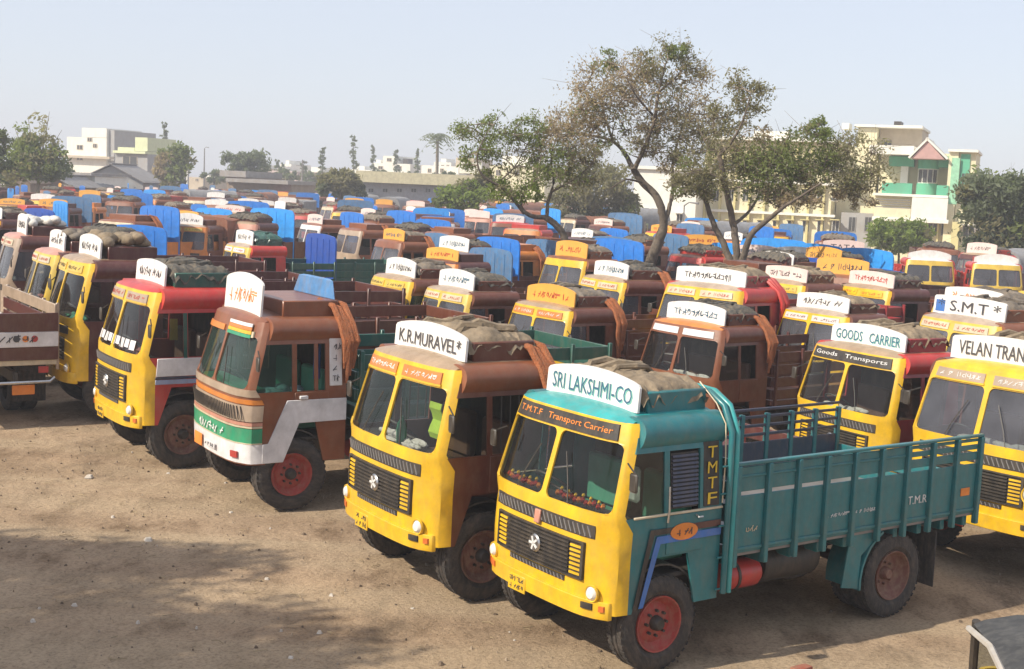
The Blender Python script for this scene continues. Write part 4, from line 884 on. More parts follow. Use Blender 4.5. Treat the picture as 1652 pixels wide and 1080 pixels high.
LV = {'g': leafmat('green_leaves', (.21, .245, .085)), 'o': leafmat('olive_leaves', (.25, .225, .13)), 'b': leafmat('dry_brown_leaves', (.40, .31, .22)), 'y': leafmat('bright_leaves', (.21, .27, .06)),
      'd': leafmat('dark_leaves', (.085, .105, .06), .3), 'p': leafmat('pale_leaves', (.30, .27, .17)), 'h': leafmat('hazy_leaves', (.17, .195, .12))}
def leaves(name, clumps, per, size, m, parent, rs, stuff=True):
    """clumps: (centre, radius) -> many small leaf faces in one mesh"""
    g = np.random.default_rng(rs); V = []
    for c, r in clumps:
        n = int(per * (.6 + .8 * g.random())); d = g.normal(size=(n, 3)); d /= np.linalg.norm(d, axis=1)[:, None]; d *= (g.random(n) ** .45)[:, None]
        P = np.array(c) + d * np.array([r, r, r * .75]); a = g.normal(size=(n, 3)); a /= np.linalg.norm(a, axis=1)[:, None]
        b = np.cross(a, g.normal(size=(n, 3))); b /= np.linalg.norm(b, axis=1)[:, None]; s = size * (.6 + .8 * g.random(n))[:, None]
        V.append(np.stack([P - a * s, P + b * s * .42, P + a * s, P - b * s * .42], 1))
    V = np.concatenate(V).reshape(-1, 3); n = len(V) // 4
    me = bpy.data.meshes.new(name); me.vertices.add(len(V)); me.vertices.foreach_set('co', V.ravel()); me.loops.add(4 * n); me.polygons.add(n)
    me.loops.foreach_set('vertex_index', np.arange(4 * n)); me.polygons.foreach_set('loop_start', np.arange(0, 4 * n, 4)); me.update(calc_edges=True); me.validate(); me.materials.append(None)
    o = obj(name, me, m, parent); o['kind'] = 'stuff'; return o
def big_tree(label, Y, base, limbs, crowns, seed, bark=BARK, leaf=.12, per=60, cat='tree', depth=.8, spread=.66, k=1, name='tree'):
    r = random.Random(seed); b = at(base[0], base[1], Y=Y); root = empty(name, (b.x, Y, 0)); tag(root, label, cat)
    o3 = Vector((b.x, Y, 0)); L = []
    for li, (pts, r0, r1) in enumerate(limbs):
        P = []
        for i, q in enumerate(pts):
            dy = 0 if (li == 0 or i == 0) else (q[2] if len(q) > 2 else r.uniform(-.3, .3) * i)
            P.append(at(q[0], q[1], Y=Y + dy) - o3)
        if li == 0: P = [Vector((0, 0, -.1))] + P
        Q = []                                                        # smooth and roughen
        for i in range(len(P) - 1):
            for t in (0, .25, .5, .75):
                p0 = P[max(i - 1, 0)]; p1 = P[i]; p2 = P[i + 1]; p3 = P[min(i + 2, len(P) - 1)]
                q = .5 * ((2 * p1) + (p2 - p0) * t + (2 * p0 - 5 * p1 + 4 * p2 - p3) * t * t + (3 * p1 - p0 - 3 * p2 + p3) * t ** 3)
                Q.append(q + Vector((r.uniform(-1, 1), r.uniform(-1, 1), 0)) * r0 * .12)
        Q.append(P[-1]); n = len(Q); r0, r1 = r0 * .8, r1 * .8; rad = [r0 + (r1 - r0) * i / (n - 1) for i in range(n)]
        obj('trunk' if li == 0 else 'limb', MB().tube(Q, rad, 9 if r0 > .1 else 6).mesh('limb', ang=80), bark, root); L += [(q, rad[i]) for i, q in enumerate(Q)]
    tw = MB(); groups = {}
    for (cx, cy, rx, ry, n, mk) in crowns:
        s = Y / CF
        for _ in range(int(n * k)):
            a = r.uniform(0, 2 * math.pi); q = math.sqrt(r.random()); dyy = r.uniform(-1, 1) * math.sqrt(max(0, 1 - q * q)) * rx * s * depth
            c = at(cx + rx * q * math.cos(a), cy + ry * q * math.sin(a), Y=Y + dyy) - o3
            rad = r.uniform(.6, 1.15) * min(rx, ry) * s * spread
            groups.setdefault(mk if r.random() < .8 else r.choice([mk, 'o', 'g']), []).append((tuple(c), rad))
            e, er = min(L, key=lambda w: (w[0] - c).length + (.6 if w[1] > .12 else 0) + max(0, w[0].z - c.z) * .8)
            m1 = e.lerp(c, .5) + Vector((r.uniform(-.2, .2), r.uniform(-.2, .2), r.uniform(-.15, .3))) * (e - c).length * .3
            tw.tube([e, m1, c], [min(er, .035) * .9 + .006, .018, .007], 4); L.append((m1, .02))
            for _ in range(3):
                e2 = c + Vector((r.gauss(0, 1), r.gauss(0, 1), r.gauss(.3, .8))) * rad * .7; tw.tube([m1.lerp(c, .7), e2], [.010, .004], 3)
    obj('twigs', tw.mesh('twigs', ang=80), TWIG, root)['kind'] = 'stuff'
    for j, (mk, cl) in enumerate(groups.items()): leaves('crown', cl, per, leaf, LV[mk], root, seed * 10 + j)
    return root
big_tree('tallest tree, brown and thinning, with a curved leaning trunk among the lorries', 46, (1036, 500),
  [([(1044, 440), (1060, 395), (1070, 368)], .30, .21), ([(1064, 384), (1071, 362, 0), (1066, 336, 0), (1058, 316, .1), (1036, 295, .2), (1022, 275, .2)], .20, .15), ([(1022, 275), (1008, 248, .6), (984, 226, 1), (940, 217, 1.4), (915, 212, 1.6)], .12, .03),
   ([(1024, 272), (1042, 233, -.3), (1057, 190, -.6), (1062, 150, -.6), (1075, 100, -.4)], .12, .03), ([(1064, 384), (1072, 360, 0), (1081, 330, .1), (1086, 300, .4), (1085, 262, .6), (1100, 208, .9), (1118, 165, 1)], .13, .03), ([(990, 230, 1), (976, 190, 1.3), (970, 150, 1.5), (985, 110, 1.6)], .07, .02),
   ([(1057, 190, -.6), (1030, 160, -1), (1010, 125, -1.2)], .06, .02), ([(1062, 150, -.6), (1095, 120, -.2), (1110, 95, 0)], .05, .02), ([(1036, 295), (1010, 290, -.6), (985, 305, -1)], .06, .02)],
  [(985, 140, 62, 50, 30, 'b'), (1075, 100, 50, 36, 22, 'o'), (1040, 165, 70, 50, 30, 'b'), (930, 205, 50, 34, 16, 'b'), (1115, 165, 42, 62, 26, 'b'), (1100, 215, 60, 40, 18, 'o'), (960, 180, 45, 34, 14, 'b'), (1000, 235, 55, 26, 9, 'o'), (1085, 275, 30, 26, 8, 'b'), (1140, 235, 46, 46, 12, 'o'), (1060, 225, 50, 30, 8, 'b'), (1090, 80, 22, 16, 8, 'g'), (975, 100, 22, 18, 6, 'g')], 3, leaf=.058, per=52, k=1.75)
big_tree('forked tree with three dark stems rising behind the pink boarded lorry', 42, (1187, 520),
  [([(1188, 470), (1187, 440)], .34, .28), ([(1183, 445), (1176, 415, .2), (1163, 385, .3), (1148, 355, .4), (1138, 322, .5), (1120, 303, .6), (1098, 296, .8)], .17, .05), ([(1188, 445), (1188, 400), (1183, 360), (1174, 318, -.2), (1164, 268, -.3), (1160, 250, -.3)], .17, .09),
   ([(1192, 445), (1203, 400, -.3), (1218, 372, -.5), (1245, 350, -.8), (1262, 336, -1), (1290, 318, -1.2), (1325, 296, -1.5)], .16, .03), ([(1160, 250), (1140, 232, .2), (1128, 208, .5)], .07, .02), ([(1160, 250), (1180, 230, -.5), (1198, 195, -.8), (1212, 150, -1)], .08, .02),
   ([(1185, 362), (1205, 345, .6), (1222, 320, 1), (1240, 270, 1.2)], .08, .03), ([(1262, 336), (1275, 300, .4), (1300, 250, .8), (1320, 215, 1)], .08, .02)],
  [(1205, 150, 34, 44, 13, 'o'), (1175, 190, 40, 30, 8, 'o'), (1150, 268, 62, 42, 26, 'o'), (1235, 280, 58, 50, 34, 'g'), (1300, 245, 55, 42, 30, 'g'), (1380, 265, 44, 50, 26, 'p'), (1290, 310, 62, 26, 20, 'b'), (1325, 205, 26, 16, 7, 'g'), (1120, 300, 40, 22, 12, 'o'), (1225, 235, 45, 35, 12, 'b'), (1385, 320, 34, 20, 7, 'b')], 5, leaf=.060, per=66, k=1.7)
big_tree('leaning tree with a bent black trunk and light green crown left of the tallest tree', 43, (930, 520),
  [([(926, 450), (915, 398), (900, 366), (880, 351)], .19, .13), ([(880, 351), (855, 348, -.2), (840, 333, -.3), (846, 312, -.3)], .11, .05), ([(882, 352), (884, 326, .2), (893, 296, .4), (890, 250, .6), (905, 205, .8)], .09, .02), ([(846, 345), (812, 305, -.4), (778, 283, -.6), (770, 250, -.7), (785, 215, -.7)], .07, .02),
   ([(800, 297, -.5), (830, 270, -.2), (855, 225, 0)], .04, .015), ([(890, 310), (925, 290, 0), (950, 270, 0)], .05, .02)],
  [(785, 220, 50, 32, 24, 'g'), (860, 212, 36, 26, 13, 'g'), (770, 260, 34, 22, 8, 'g'), (832, 308, 46, 20, 20, 'y'), (885, 272, 52, 42, 26, 'g'), (905, 200, 28, 28, 10, 'b'), (830, 262, 40, 26, 8, 'o'), (935, 265, 36, 36, 14, 'o'), (905, 240, 46, 30, 12, 'b')], 7, leaf=.056, per=54, k=1.6)
big_tree('dark dense tree at the right edge beside the green and white building', 72, (1600, 470), [([(1602, 420), (1605, 370)], .25, .12), ([(1605, 385), (1580, 340, .5)], .1, .04), ([(1605, 385), (1635, 330, .5)], .1, .04)],
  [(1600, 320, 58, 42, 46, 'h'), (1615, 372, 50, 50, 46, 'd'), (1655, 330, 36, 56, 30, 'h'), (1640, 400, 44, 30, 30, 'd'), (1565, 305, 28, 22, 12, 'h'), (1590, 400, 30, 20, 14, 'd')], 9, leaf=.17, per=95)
big_tree('round bright green garden bush in front of the cream building', 86, (1450, 440), [([(1450, 415), (1450, 395)], .12, .08)], [(1450, 378, 46, 24, 44, 'y'), (1440, 395, 42, 14, 20, 'g'), (1480, 395, 24, 14, 12, 'g')], 11, leaf=.17, per=80, name='bush', cat='bush')
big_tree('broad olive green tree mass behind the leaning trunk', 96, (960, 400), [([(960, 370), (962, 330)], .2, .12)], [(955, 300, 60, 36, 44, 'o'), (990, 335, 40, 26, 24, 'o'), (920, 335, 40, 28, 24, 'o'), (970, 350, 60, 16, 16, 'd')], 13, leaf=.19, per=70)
big_tree('bright green bushy tree at the right end of the long low building', 92, (745, 370), [([(745, 345), (745, 325)], .15, .1)], [(750, 318, 42, 22, 28, 'y'), (770, 300, 24, 24, 14, 'o'), (722, 330, 22, 14, 10, 'g')], 15, leaf=.18, per=60)
big_tree('feathery green tree at the far left with bare grey branches above it', 100, (60, 345), [([(62, 300), (62, 270)], .2, .12), ([(62, 275), (52, 230), (45, 188)], .08, .015), ([(62, 275), (72, 225), (80, 180)], .08, .015), ([(62, 275), (85, 235), (100, 210)], .06, .015), ([(62, 275), (35, 235), (22, 200)], .06, .015)],
  [(55, 255, 40, 32, 44, 'g'), (90, 270, 26, 24, 16, 'h'), (35, 280, 34, 20, 18, 'o'), (65, 215, 34, 24, 6, 'p')], 17, leaf=.19, per=60, bark=BARKP)
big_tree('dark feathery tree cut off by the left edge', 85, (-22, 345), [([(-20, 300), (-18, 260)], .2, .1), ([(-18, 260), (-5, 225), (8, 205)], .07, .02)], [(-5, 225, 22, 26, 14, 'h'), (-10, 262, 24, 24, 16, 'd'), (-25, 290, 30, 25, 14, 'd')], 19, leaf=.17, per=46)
big_tree('brownish tree beside the pale pole, right of the yellow green house', 150, (280, 318), [([(280, 300), (280, 275)], .25, .15)], [(268, 268, 16, 26, 20, 'b'), (288, 262, 20, 30, 24, 'g'), (278, 290, 28, 12, 14, 'o')], 21, leaf=.28, per=60)
big_tree('rounded hazy green tree behind the brown sheds', 185, (395, 305), [([(395, 290), (395, 272)], .3, .2)], [(382, 262, 24, 16, 20, 'h'), (408, 265, 22, 20, 22, 'h'), (395, 280, 34, 12, 16, 'h')], 23, leaf=.32, per=60)
big_tree('rounded olive tree before the long low building', 125, (550, 335), [([(550, 315), (550, 300)], .22, .15)], [(545, 292, 28, 18, 28, 'o'), (562, 300, 22, 18, 20, 'o'), (530, 305, 20, 14, 12, 'h'), (575, 310, 16, 12, 9, 'd')], 25, leaf=.23, per=66)
for k, (px, top, w, bot, Y) in enumerate(((570, 222, 6, 285, 230), (520, 238, 5, 285, 230), (265, 198, 5, 250, 220), (640, 240, 5, 285, 250), (602, 236, 4, 285, 250), (673, 244, 4, 285, 250), (430, 262, 7, 292, 240), (490, 262, 6, 290, 240), (447, 260, 5, 292, 250), (455, 266, 5, 292, 240))):
    cl = [(px, top + (bot - top) * t, w * (.6 + .8 * t), (bot - top) * .11, 3, 'h') for t in (.04, .14, .24, .34, .44, .54, .64, .74, .84, .94)]
    big_tree('narrow hazy columnar tree on the far skyline, %s' % ['the tallest', 'just left of the tallest', 'above the brownish tree by the pale pole', 'before the white skyline houses', 'right of the tallest', 'at the right of the white skyline houses', 'among low houses left of the olive tree', 'midway left of the olive tree', 'a thin one in the left skyline gap', 'a short one in the left skyline gap'][k], Y, (px, 300), [([(px, 290), (px, top + 4)], .18, .05)], cl, 30 + k, leaf=.26, per=16)['group'] = 'columnar trees on the far skyline'
def palm(px, top, Y, label, seed):
    b = at(px, top, Y=Y); r = random.Random(seed); root = empty('palm_tree', (b.x, Y, 0)); tag(root, label, 'palm tree'); h = b.z
    obj('trunk', MB().tube([(0, 0, -.1), (.1, 0, h * .5), (0, 0, h)], [.3, .22, .2], 8).mesh('trunk', ang=80), BARKP, root)
    for k in range(16):
        a = 2 * math.pi * k / 16 + r.uniform(-.2, .2); e = r.uniform(-.3, 1.1); m = MB(); L = r.uniform(2.0, 2.6); P = []
        for i in range(6):
            t = i / 5; P.append(Vector((math.cos(a) * L * t * math.cos(e * (1 - t)), math.sin(a) * L * t * math.cos(e * (1 - t)), h + L * (math.sin(e) * t - .75 * t * t))))
        m.tube(P, [.03, .03, .025, .02, .015, .01], 4)
        for i in range(1, 6):
            sd = Vector((-math.sin(a), math.cos(a), -.5))
            for s in (-1, 1):
                q = P[i]; d = Vector((sd.x * s, sd.y * s, sd.z)) * .75; m.add([q, q + d * .5 + Vector((0, 0, .08)), q + d, q + d * .5 - Vector((.06, .06, .1))], [(0, 1, 2, 3)])
        obj('frond', m.mesh('frond'), LV['h'], root)
palm(706, 222, 175, 'tall palm standing above the long low building', 3)
def shade_tree():
    root = empty('tree', (-15.6, 7.2, 0)); tag(root, 'shade tree beside the camera whose shadow falls on the foreground dirt', 'tree'); r = random.Random(4); cl = []; tw = MB()
    obj('trunk', MB().tube([(0, 0, -.1), (.1, .1, 2), (.3, .2, 4), (.5, .3, 7)], [.36, .3, .24, .12], 9).mesh('trunk', ang=80), BARK, root)
    for k in range(150):
        a = r.uniform(0, 6.3); q = math.sqrt(r.random()); c = (q * math.cos(a) * 3.1 + .2, q * math.sin(a) * 1.9 - .2, 9.4 + r.uniform(-.9, 1.0)) if k < 112 else (r.uniform(-1.6, 2.4), 3.0 + r.uniform(-.35, .35), 9.3 + r.uniform(-.3, .3)); cl.append((c, r.uniform(.6, 1.0))); tw.tube([(.5, .3, 6), (c[0] * .5, c[1] * .5, 8.2), c], [.07, .04, .01], 4)
    obj('twigs', tw.mesh('twigs', ang=80), BARK, root)['kind'] = 'stuff'; leaves('crown', cl, 110, .13, LV['g'], root, 77)
shade_tree()

# ------------------------------------------------------------------ buildings
PCRM = mat('cream_plaster', (.74, .68, .46), .9, dust=.12, var=.1, scale=.8); PWHT = mat('white_plaster', (.80, .78, .70), .9, dust=.1, var=.08, scale=.8); PGRN = mat('green_plaster', (.10, .42, .26), .9, dust=.1, var=.12, scale=.8)
PYEL = mat('yellow_plaster', (.62, .55, .26), .9, dust=.1, var=.1, scale=.8); PPNK = mat('pink_tiles', (.50, .30, .28), .8, dust=.1, var=.15, scale=2); PGRY = mat('grey_plaster', (.36, .36, .36), .9, dust=.2, var=.15, scale=.8)
PTAN = mat('tan_plaster', (.52, .44, .34), .9, dust=.2, var=.15, scale=.8); WINM = mat('window_dark', (.05, .055, .06), .2, dust=.1); SHED = mat('tin_sheet', (.28, .27, .27), .7, dust=.3, var=.3, scale=1.5); SHEDB = mat('brown_sheet', (.24, .18, .14), .8, dust=.3, var=.3, scale=1.5)
LIMEP = mat('pale_lime_plaster', (.66, .70, .44), .9, dust=.1, var=.1, scale=.8)
class Site:
    """a building laid out on its facade plane at distance Y: photo pixels give widths and heights, depth is in metres behind the facade"""
    def __init__(s, name, label, px, Y, rot=0, cat='building', group=None):
        b = at(px, 300, Y=Y); s.o = Vector((b.x, Y, 0)); s.r = R(rot); s.Y = Y; s.root = empty(name, s.o, s.r); tag(s.root, label, cat, group)
    def uz(s, px, py):
        q = at(px, py, Y=s.Y); d = q - Vector((0, 0, CH)); n = Vector((-math.sin(s.r), math.cos(s.r), 0)); t = (s.o - Vector((0, 0, CH))).dot(n) / d.dot(n); w = Vector((0, 0, CH)) + d * t
        return (w - s.o).dot(Vector((math.cos(s.r), math.sin(s.r), 0))), w.z
    def box(s, name, x0, x1, y0, y1, d0, d1, m, parent=None, bevel=0):
        ym = y0 if y1 is None else (y0 + y1) / 2
        u0, _ = s.uz(x0, ym); u1, _ = s.uz(x1, ym); _, z1 = s.uz((x0 + x1) / 2, y0); z0 = -.1 if y1 is None else s.uz((x0 + x1) / 2, y1)[1]
        return obj(name, MB().box(u0, u1, d0, d1, z0, z1).mesh(name, bevel=bevel, smooth=False), m, parent or s.root)
    def win(s, x0, x1, y0, y1, d=0.0, shade=PWHT, fm=PWHT):
        f = s.box('window', x0, x1, y0, y1, d - .06, d - .004, fm)
        s.box('pane', x0 + .9, x1 - .9, y0 + .9, y1 - .9, d - .075, d - .055, WINM, f)
        xm = (x0 + x1) / 2; s.box('mullion', xm - .35, xm + .35, y0 + .9, y1 - .9, d - .10, d - .07, fm, f)
        if shade: s.box('sunshade', x0 - 1.5, x1 + 1.5, y0 - 2, y0 - .6, d - .7, d - .01, shade)
b = Site('school_building', 'long cream building with a green and white bay and pink gable, behind the trees', 1040, 118, -22)
b.box('wall', 1140, 1348, 228, None, 0, 12, PCRM); b.box('wall', 1040, 1139, 276, None, -3, 10, PWHT); b.box('wall', 1349, 1412, 236, None, 2.5, 12, PCRM); b.box('wall', 1413, 1532, 318, None, -.6, 12, PCRM)
b.box('wall', 1414, 1531, 245, 318, 2.2, 12, PCRM); b.box('roof_slab', 1138, 1350, 223, 228, -.8, 12.2, PWHT); b.box('parapet', 1216, 1272, 212, 223, 0, 6, PWHT); b.box('parapet', 1040, 1139, 271, 276, -3.3, 10.2, PWHT)
b.box('penthouse', 1376, 1408, 203, 238, 3, 11, PCRM); b.box('penthouse', 1409, 1480, 203, 240, 4.5, 11, PTAN); b.box('roof_slab', 1372, 1484, 199, 203, 2.6, 11.4, PWHT); b.win(1416, 1430, 222, 236, 4.5, None, PTAN)
b.box('roof_slab', 1405, 1476, 236, 250, -1.2, 12.1, PWHT); b.box('grey_bay', 1356, 1411, 344, None, .6, 2.4, PGRY)
for x in (1367, 1393): b.win(x, x + 12, 350, 374, .6, None, PGRY)
b.box('balcony_wall', 1474, 1531, 320, 356, -2.2, -.7, PWHT); b.box('balcony_slab', 1412, 1533, 352, 358, -2.3, -.7, PWHT); b.box('balcony_floor', 1412, 1532, 314, 318, -1.8, 2.1, PWHT); b.box('balcony_wall', 1416, 1473, 336, 352, -2.2, -.7, PCRM)
for i in range(4): b.box('balcony_rail', 1416, 1472, 322 + i * 4, 323.4 + i * 4, -2.0, -1.9, GREY)
b.box('green_wall', 1432, 1473, 252, 268, 1.0, 2.1, PGRN); b.box('green_wall', 1513, 1531, 252, 270, .6, 2.1, PGRN); b.box('white_pier', 1450, 1462, 268, 316, 1.0, 2.1, PWHT); b.box('green_parapet', 1426, 1474, 296, 314, -1.6, -1.2, PGRN); b.box('green_parapet', 1513, 1532, 300, 316, -1.6, -1.2, PGRN)
def bay():
    u0, _ = b.uz(1477, 290); u1, _ = b.uz(1512, 290); _, z1 = b.uz(1494, 256); _, z0 = b.uz(1494, 318); _, za = b.uz(1494, 296); _, zb = b.uz(1494, 272); c = (u0 + u1) / 2; r = (u1 - u0) / 2
    for n, z_0, z_1, m, k in (('bay_wall', z0, za, PGRN, 1), ('bay_window_band', za, zb, PWHT, .94), ('bay_wall', zb, z1, PGRN, 1)):
        pts = [(c + r * k * math.cos(a), 1.2 - r * k * math.sin(a)) for a in [math.pi * i / 14 for i in range(15)]]
        obj(n, MB().prism(pts, lambda x, y: (x, y, z_0), lambda x, y: (x, y, z_1)).mesh(n, ang=30), m, b.root)
    for i in range(4):
        a = R(42 + 30 * i); x, y = c + r * .96 * math.cos(a), 1.2 - r * .96 * math.sin(a); obj('bay_window', MB().obox((x, y, (za + zb) / 2), (.34, .06, (zb - za) * .86), rz=math.pi / 2 - a).mesh('pane', smooth=False), WINM, b.root)
    g0, gz = b.uz(1474, 257); g1, _ = b.uz(1526, 259); gm, gt = b.uz(1499, 229)
    obj('gable', MB().prism([(g0, gz), (g1, gz), (gm, gt)], lambda x, z: (x, -1.9, z), lambda x, z: (x, 4, z)).mesh('gable', smooth=False), PPNK, b.root)
    for xa, xb in ((g0 - .15, gm), (g1 + .15, gm)):
        d = Vector((xb - xa, 0, gt - gz)); obj('gable_trim', MB().obox(((xa + xb) / 2, 1, (gz + gt) / 2 + .12), (d.length + .25, 6.1, .16), ry=-math.atan2(d.z, d.x)).mesh('trim', smooth=False), PWHT, b.root)
bay()
b.box('green_tower', 1534, 1549, 246, None, -1.5, 6, PCRM); b.box('tower_front', 1550, 1577, 246, None, -1.2, 6, PCRM); b.box('green_panel', 1535, 1548, 256, 330, -1.56, -1.5, mat('pale_green_plaster', (.30, .60, .40), .9, dust=.1)); b.box('green_panel', 1550, 1565, 250, 305, -1.3, -1.2, PGRN); b.box('roof_slab', 1532, 1580, 243, 247, -1.8, 6.3, PWHT)
b.win(1552, 1563, 280, 300, -1.3, None, PGRN); b.box('yellow_pier', 1539, 1551, 358, None, -2.2, -1.55, PYEL)
for x in (1497, 1519): b.win(x, x + 17, 360, 381, -.6, PYEL)
b.box('yellow_pier', 1514, 1517, 358, None, -1.1, -.62, PYEL); b.win(1554, 1573, 364, 382, -1.2, PWHT)
for k, x in enumerate(range(1150, 1345, 24)):
    b.box('pilaster', x - 8, x - 4.5, 234, None, -.35, -.02, PYEL)
    for y in (258, 306, 356): b.win(x, x + 12, y, y + 19, 0, PYEL)
for y in (292, 342): b.box('floor_band', 1140, 1348, y, y + 4, -.4, -.01, PWHT)
for x in (1052, 1075, 1105): b.win(x, x + 11, 345, 360, -3, PWHT)
for x in (1345, 1432): b.box('water_tank', x, x + 12, 193 if x < 1400 else 190, 203, 5, 7, BLK if x > 1400 else PWHT)

w = Site('compound_wall', 'pale yellow compound wall beyond the leaning tree', 872, 100, 0, 'wall')
w.box('wall', 866, 1046, 360, None, 0, .3, PYEL)
for i in range(10): w.box('pier', 868 + i * 19, 871 + i * 19, 358, None, -.12, -.01, PTAN)
w.box('coping', 866, 1046, 357, 360, -.1, .4, LIMEP)

h = Site('long_building', 'long low building with a pale flat roof behind the olive tree', 578, 150, 0)
h.box('wall', 586, 778, 298, None, 0, 9, mat('blue_grey_plaster', (.40, .41, .44), .9, dust=.2)); h.box('roof_slab', 576, 780, 280, 298, -1.2, 9.5, mat('pale_roof', (.62, .56, .36), .9, dust=.1))
for i in range(8): h.win(594 + i * 23, 603 + i * 23, 304, 311, 0, None, PGRY)
h.box('roof_block', 740, 776, 262, 280, 2, 7, PWHT); h.win(748, 756, 266, 276, 2, None)
def house(name, label, Y, boxes, wins=(), rot=-24):
    s = Site(name, label, boxes[0][0], Y, rot)
    for bx in boxes: s.box(bx[7] if len(bx) > 7 else 'wall', *bx[:7])
    for q in wins: s.win(*q[:4], d=q[4] if len(q) > 4 else 0, shade=None, fm=PTAN)
    return s
house('house', 'tall white house with a stepped roof above the white shed', 200, [(108, 172, 222, None, 0, 10, PWHT), (132, 172, 207, 222, 0, 8, PWHT), (173, 181, 210, None, .5, 10, PGRY), (104, 184, 252, 256, -1, -.02, PTAN, 'ledge')], [(124, 134, 234, 242), (141, 149, 222, 229), (124, 134, 254, 259), (150, 157, 232, 239)])  # grey strip at the right paints in the white house's shaded side
house('house', 'pale lime green house with a stepped tower beside the white house', 180, [(186, 238, 248, None, 0, 9, PGRY), (186, 238, 244, 248, -.5, 9, LIMEP), (218, 238, 222, 244, 0, 6, LIMEP), (190, 217, 238, 244, 0, .4, LIMEP, 'parapet')], [(198, 222, 252, 266)])
def shed(label, Y, x0, x1, ridge, eave, wallm, roofm, L, group=None):
    s = Site('shed', label, x0, Y, 0, 'shed'); s.box('wall', x0 + 1, x1 - 1, eave, None, 0, L, wallm)
    u0, z0 = s.uz(x0, eave); u1, _ = s.uz(x1, eave); um, zt = s.uz((x0 + x1) / 2, ridge)
    obj('gable', MB().prism([(u0 + .2, z0), (u1 - .2, z0), (um, zt - .1)], lambda x, z: (x, .02, z), lambda x, z: (x, L - .02, z)).mesh('gable', smooth=False), wallm, s.root)
    for a in (u0, u1):
        d = Vector((um - a, 0, zt - z0)); obj('roof', MB().obox(((um + a) / 2, L / 2, (zt + z0) / 2 + .06), (d.length + .5, L + 1, .08), ry=-math.atan2(d.z, d.x)).mesh('roof', smooth=False), roofm, s.root)
    return s
shed('grey roofed shed with a gable below the white house', 150, 128, 232, 266, 290, PGRY, SHED, 9)
house('shed', 'small bright white shed in front of the grey gable', 135, [(120, 153, 284, None, 0, 5, PWHT), (112, 156, 279, 283, -.8, 5.3, SHED, 'roof')])
shed('dark thatched shed below the feathery green tree', 120, -20, 50, 268, 292, SHEDB, SHEDB, 8)
shed('low dark shed right of the feathery green tree', 125, 60, 118, 285, 300, SHEDB, SHED, 8)
house('shed', 'brown flat roofed shed below the rounded hazy tree', 165, [(366, 408, 286, None, 0, 7, SHEDB), (362, 404, 276, 286, -1, 7, SHED, 'roof')])
house('shed', 'long grey shed behind the arched blue tarpaulins', 160, [(375, 470, 296, None, 0, 7, SHEDB), (372, 472, 290, 296, -1, 7.4, SHED, 'roof')])
house('house', 'white two storey house on the skyline with rooftop tanks', 260, [(600, 662, 264, None, 0, 12, PWHT), (618, 640, 252, 264, 0, 8, PWHT), (603, 610, 258, 264, 1, 3, PWHT, 'roof_tank'), (646, 654, 256, 264, 1, 3, BLK, 'roof_tank')], [(624, 632, 255, 261), (610, 618, 268, 274), (640, 648, 268, 274)])
house('house', 'pale pink low house in the skyline gap left of the olive tree', 250, [(428, 480, 276, None, 0, 10, mat('pink_plaster', (.58, .46, .44), .9, dust=.15)), (438, 452, 268, 276, 2, 6, PWHT)], [(436, 442, 279, 285), (456, 462, 279, 285)])
house('house', 'hazy cream house behind the columnar trees', 280, [(482, 530, 278, None, 0, 10, PTAN), (498, 512, 270, 278, 1, 6, PWHT)], [(488, 494, 281, 287), (515, 521, 281, 287)])
house('house', 'white house peeping between the palm and the leaning tree', 210, [(680, 740, 268, None, 0, 10, PWHT), (722, 752, 254, None, 3, 10, PTAN)], [(690, 696, 272, 279), (710, 716, 272, 279), (728, 735, 258, 266, 3)])
house('house', 'cream house seen through the crown of the leaning tree', 190, [(790, 880, 268, None, 0, 10, PCRM), (806, 850, 252, 268, 1, 8, PWHT)], [(800, 808, 274, 284), (830, 838, 274, 284), (860, 868, 274, 284)])
house('house', 'low tan house behind the brownish tree on the left skyline', 240, [(238, 330, 285, None, 0, 10, PTAN)], [(248, 254, 288, 293), (315, 321, 288, 293)])
SKY = [(330, 372, 284, 300, 'w'), (410, 436, 272, 290, 't'), (498, 560, 281, 310, 'p'), (556, 604, 274, 330, 'w'), (655, 700, 276, 340, 't'), (30, 96, 268, 260, 't'), (700, 728, 262, 330, 'w'), (236, 262, 276, 300, 'p'), (452, 470, 265, 330, 'w'), (880, 930, 284, 260, 't')]
for k, (a, b_, t, Y, c) in enumerate(SKY):
    house('house', ['white low house right of the pale lamp post on the skyline', 'narrow tan house above the brown sheds', 'pale pink flat house behind the olive tree', 'white far house left of the skyline rooftop tanks', 'tan far house under the palm', 'tan house behind the feathery green tree', 'white far house right of the palm trunk', 'pink far house behind the lime green house', 'slim white far house on the skyline near the power pole', 'tan far house between the leaning and tallest trees'][k], Y,
          [(a, b_, t, None, 0, 9, {'w': PWHT, 't': PTAN, 'p': MATS['pink_plaster']}[c]), (a + (b_ - a) * .3, a + (b_ - a) * .6, t - 6, t, 1, 6, PWHT, 'roof_room')], [(a + (b_ - a) * q - 2.4, a + (b_ - a) * q + 2.4, t + 4, t + 9) for q in (.2, .5, .8)])
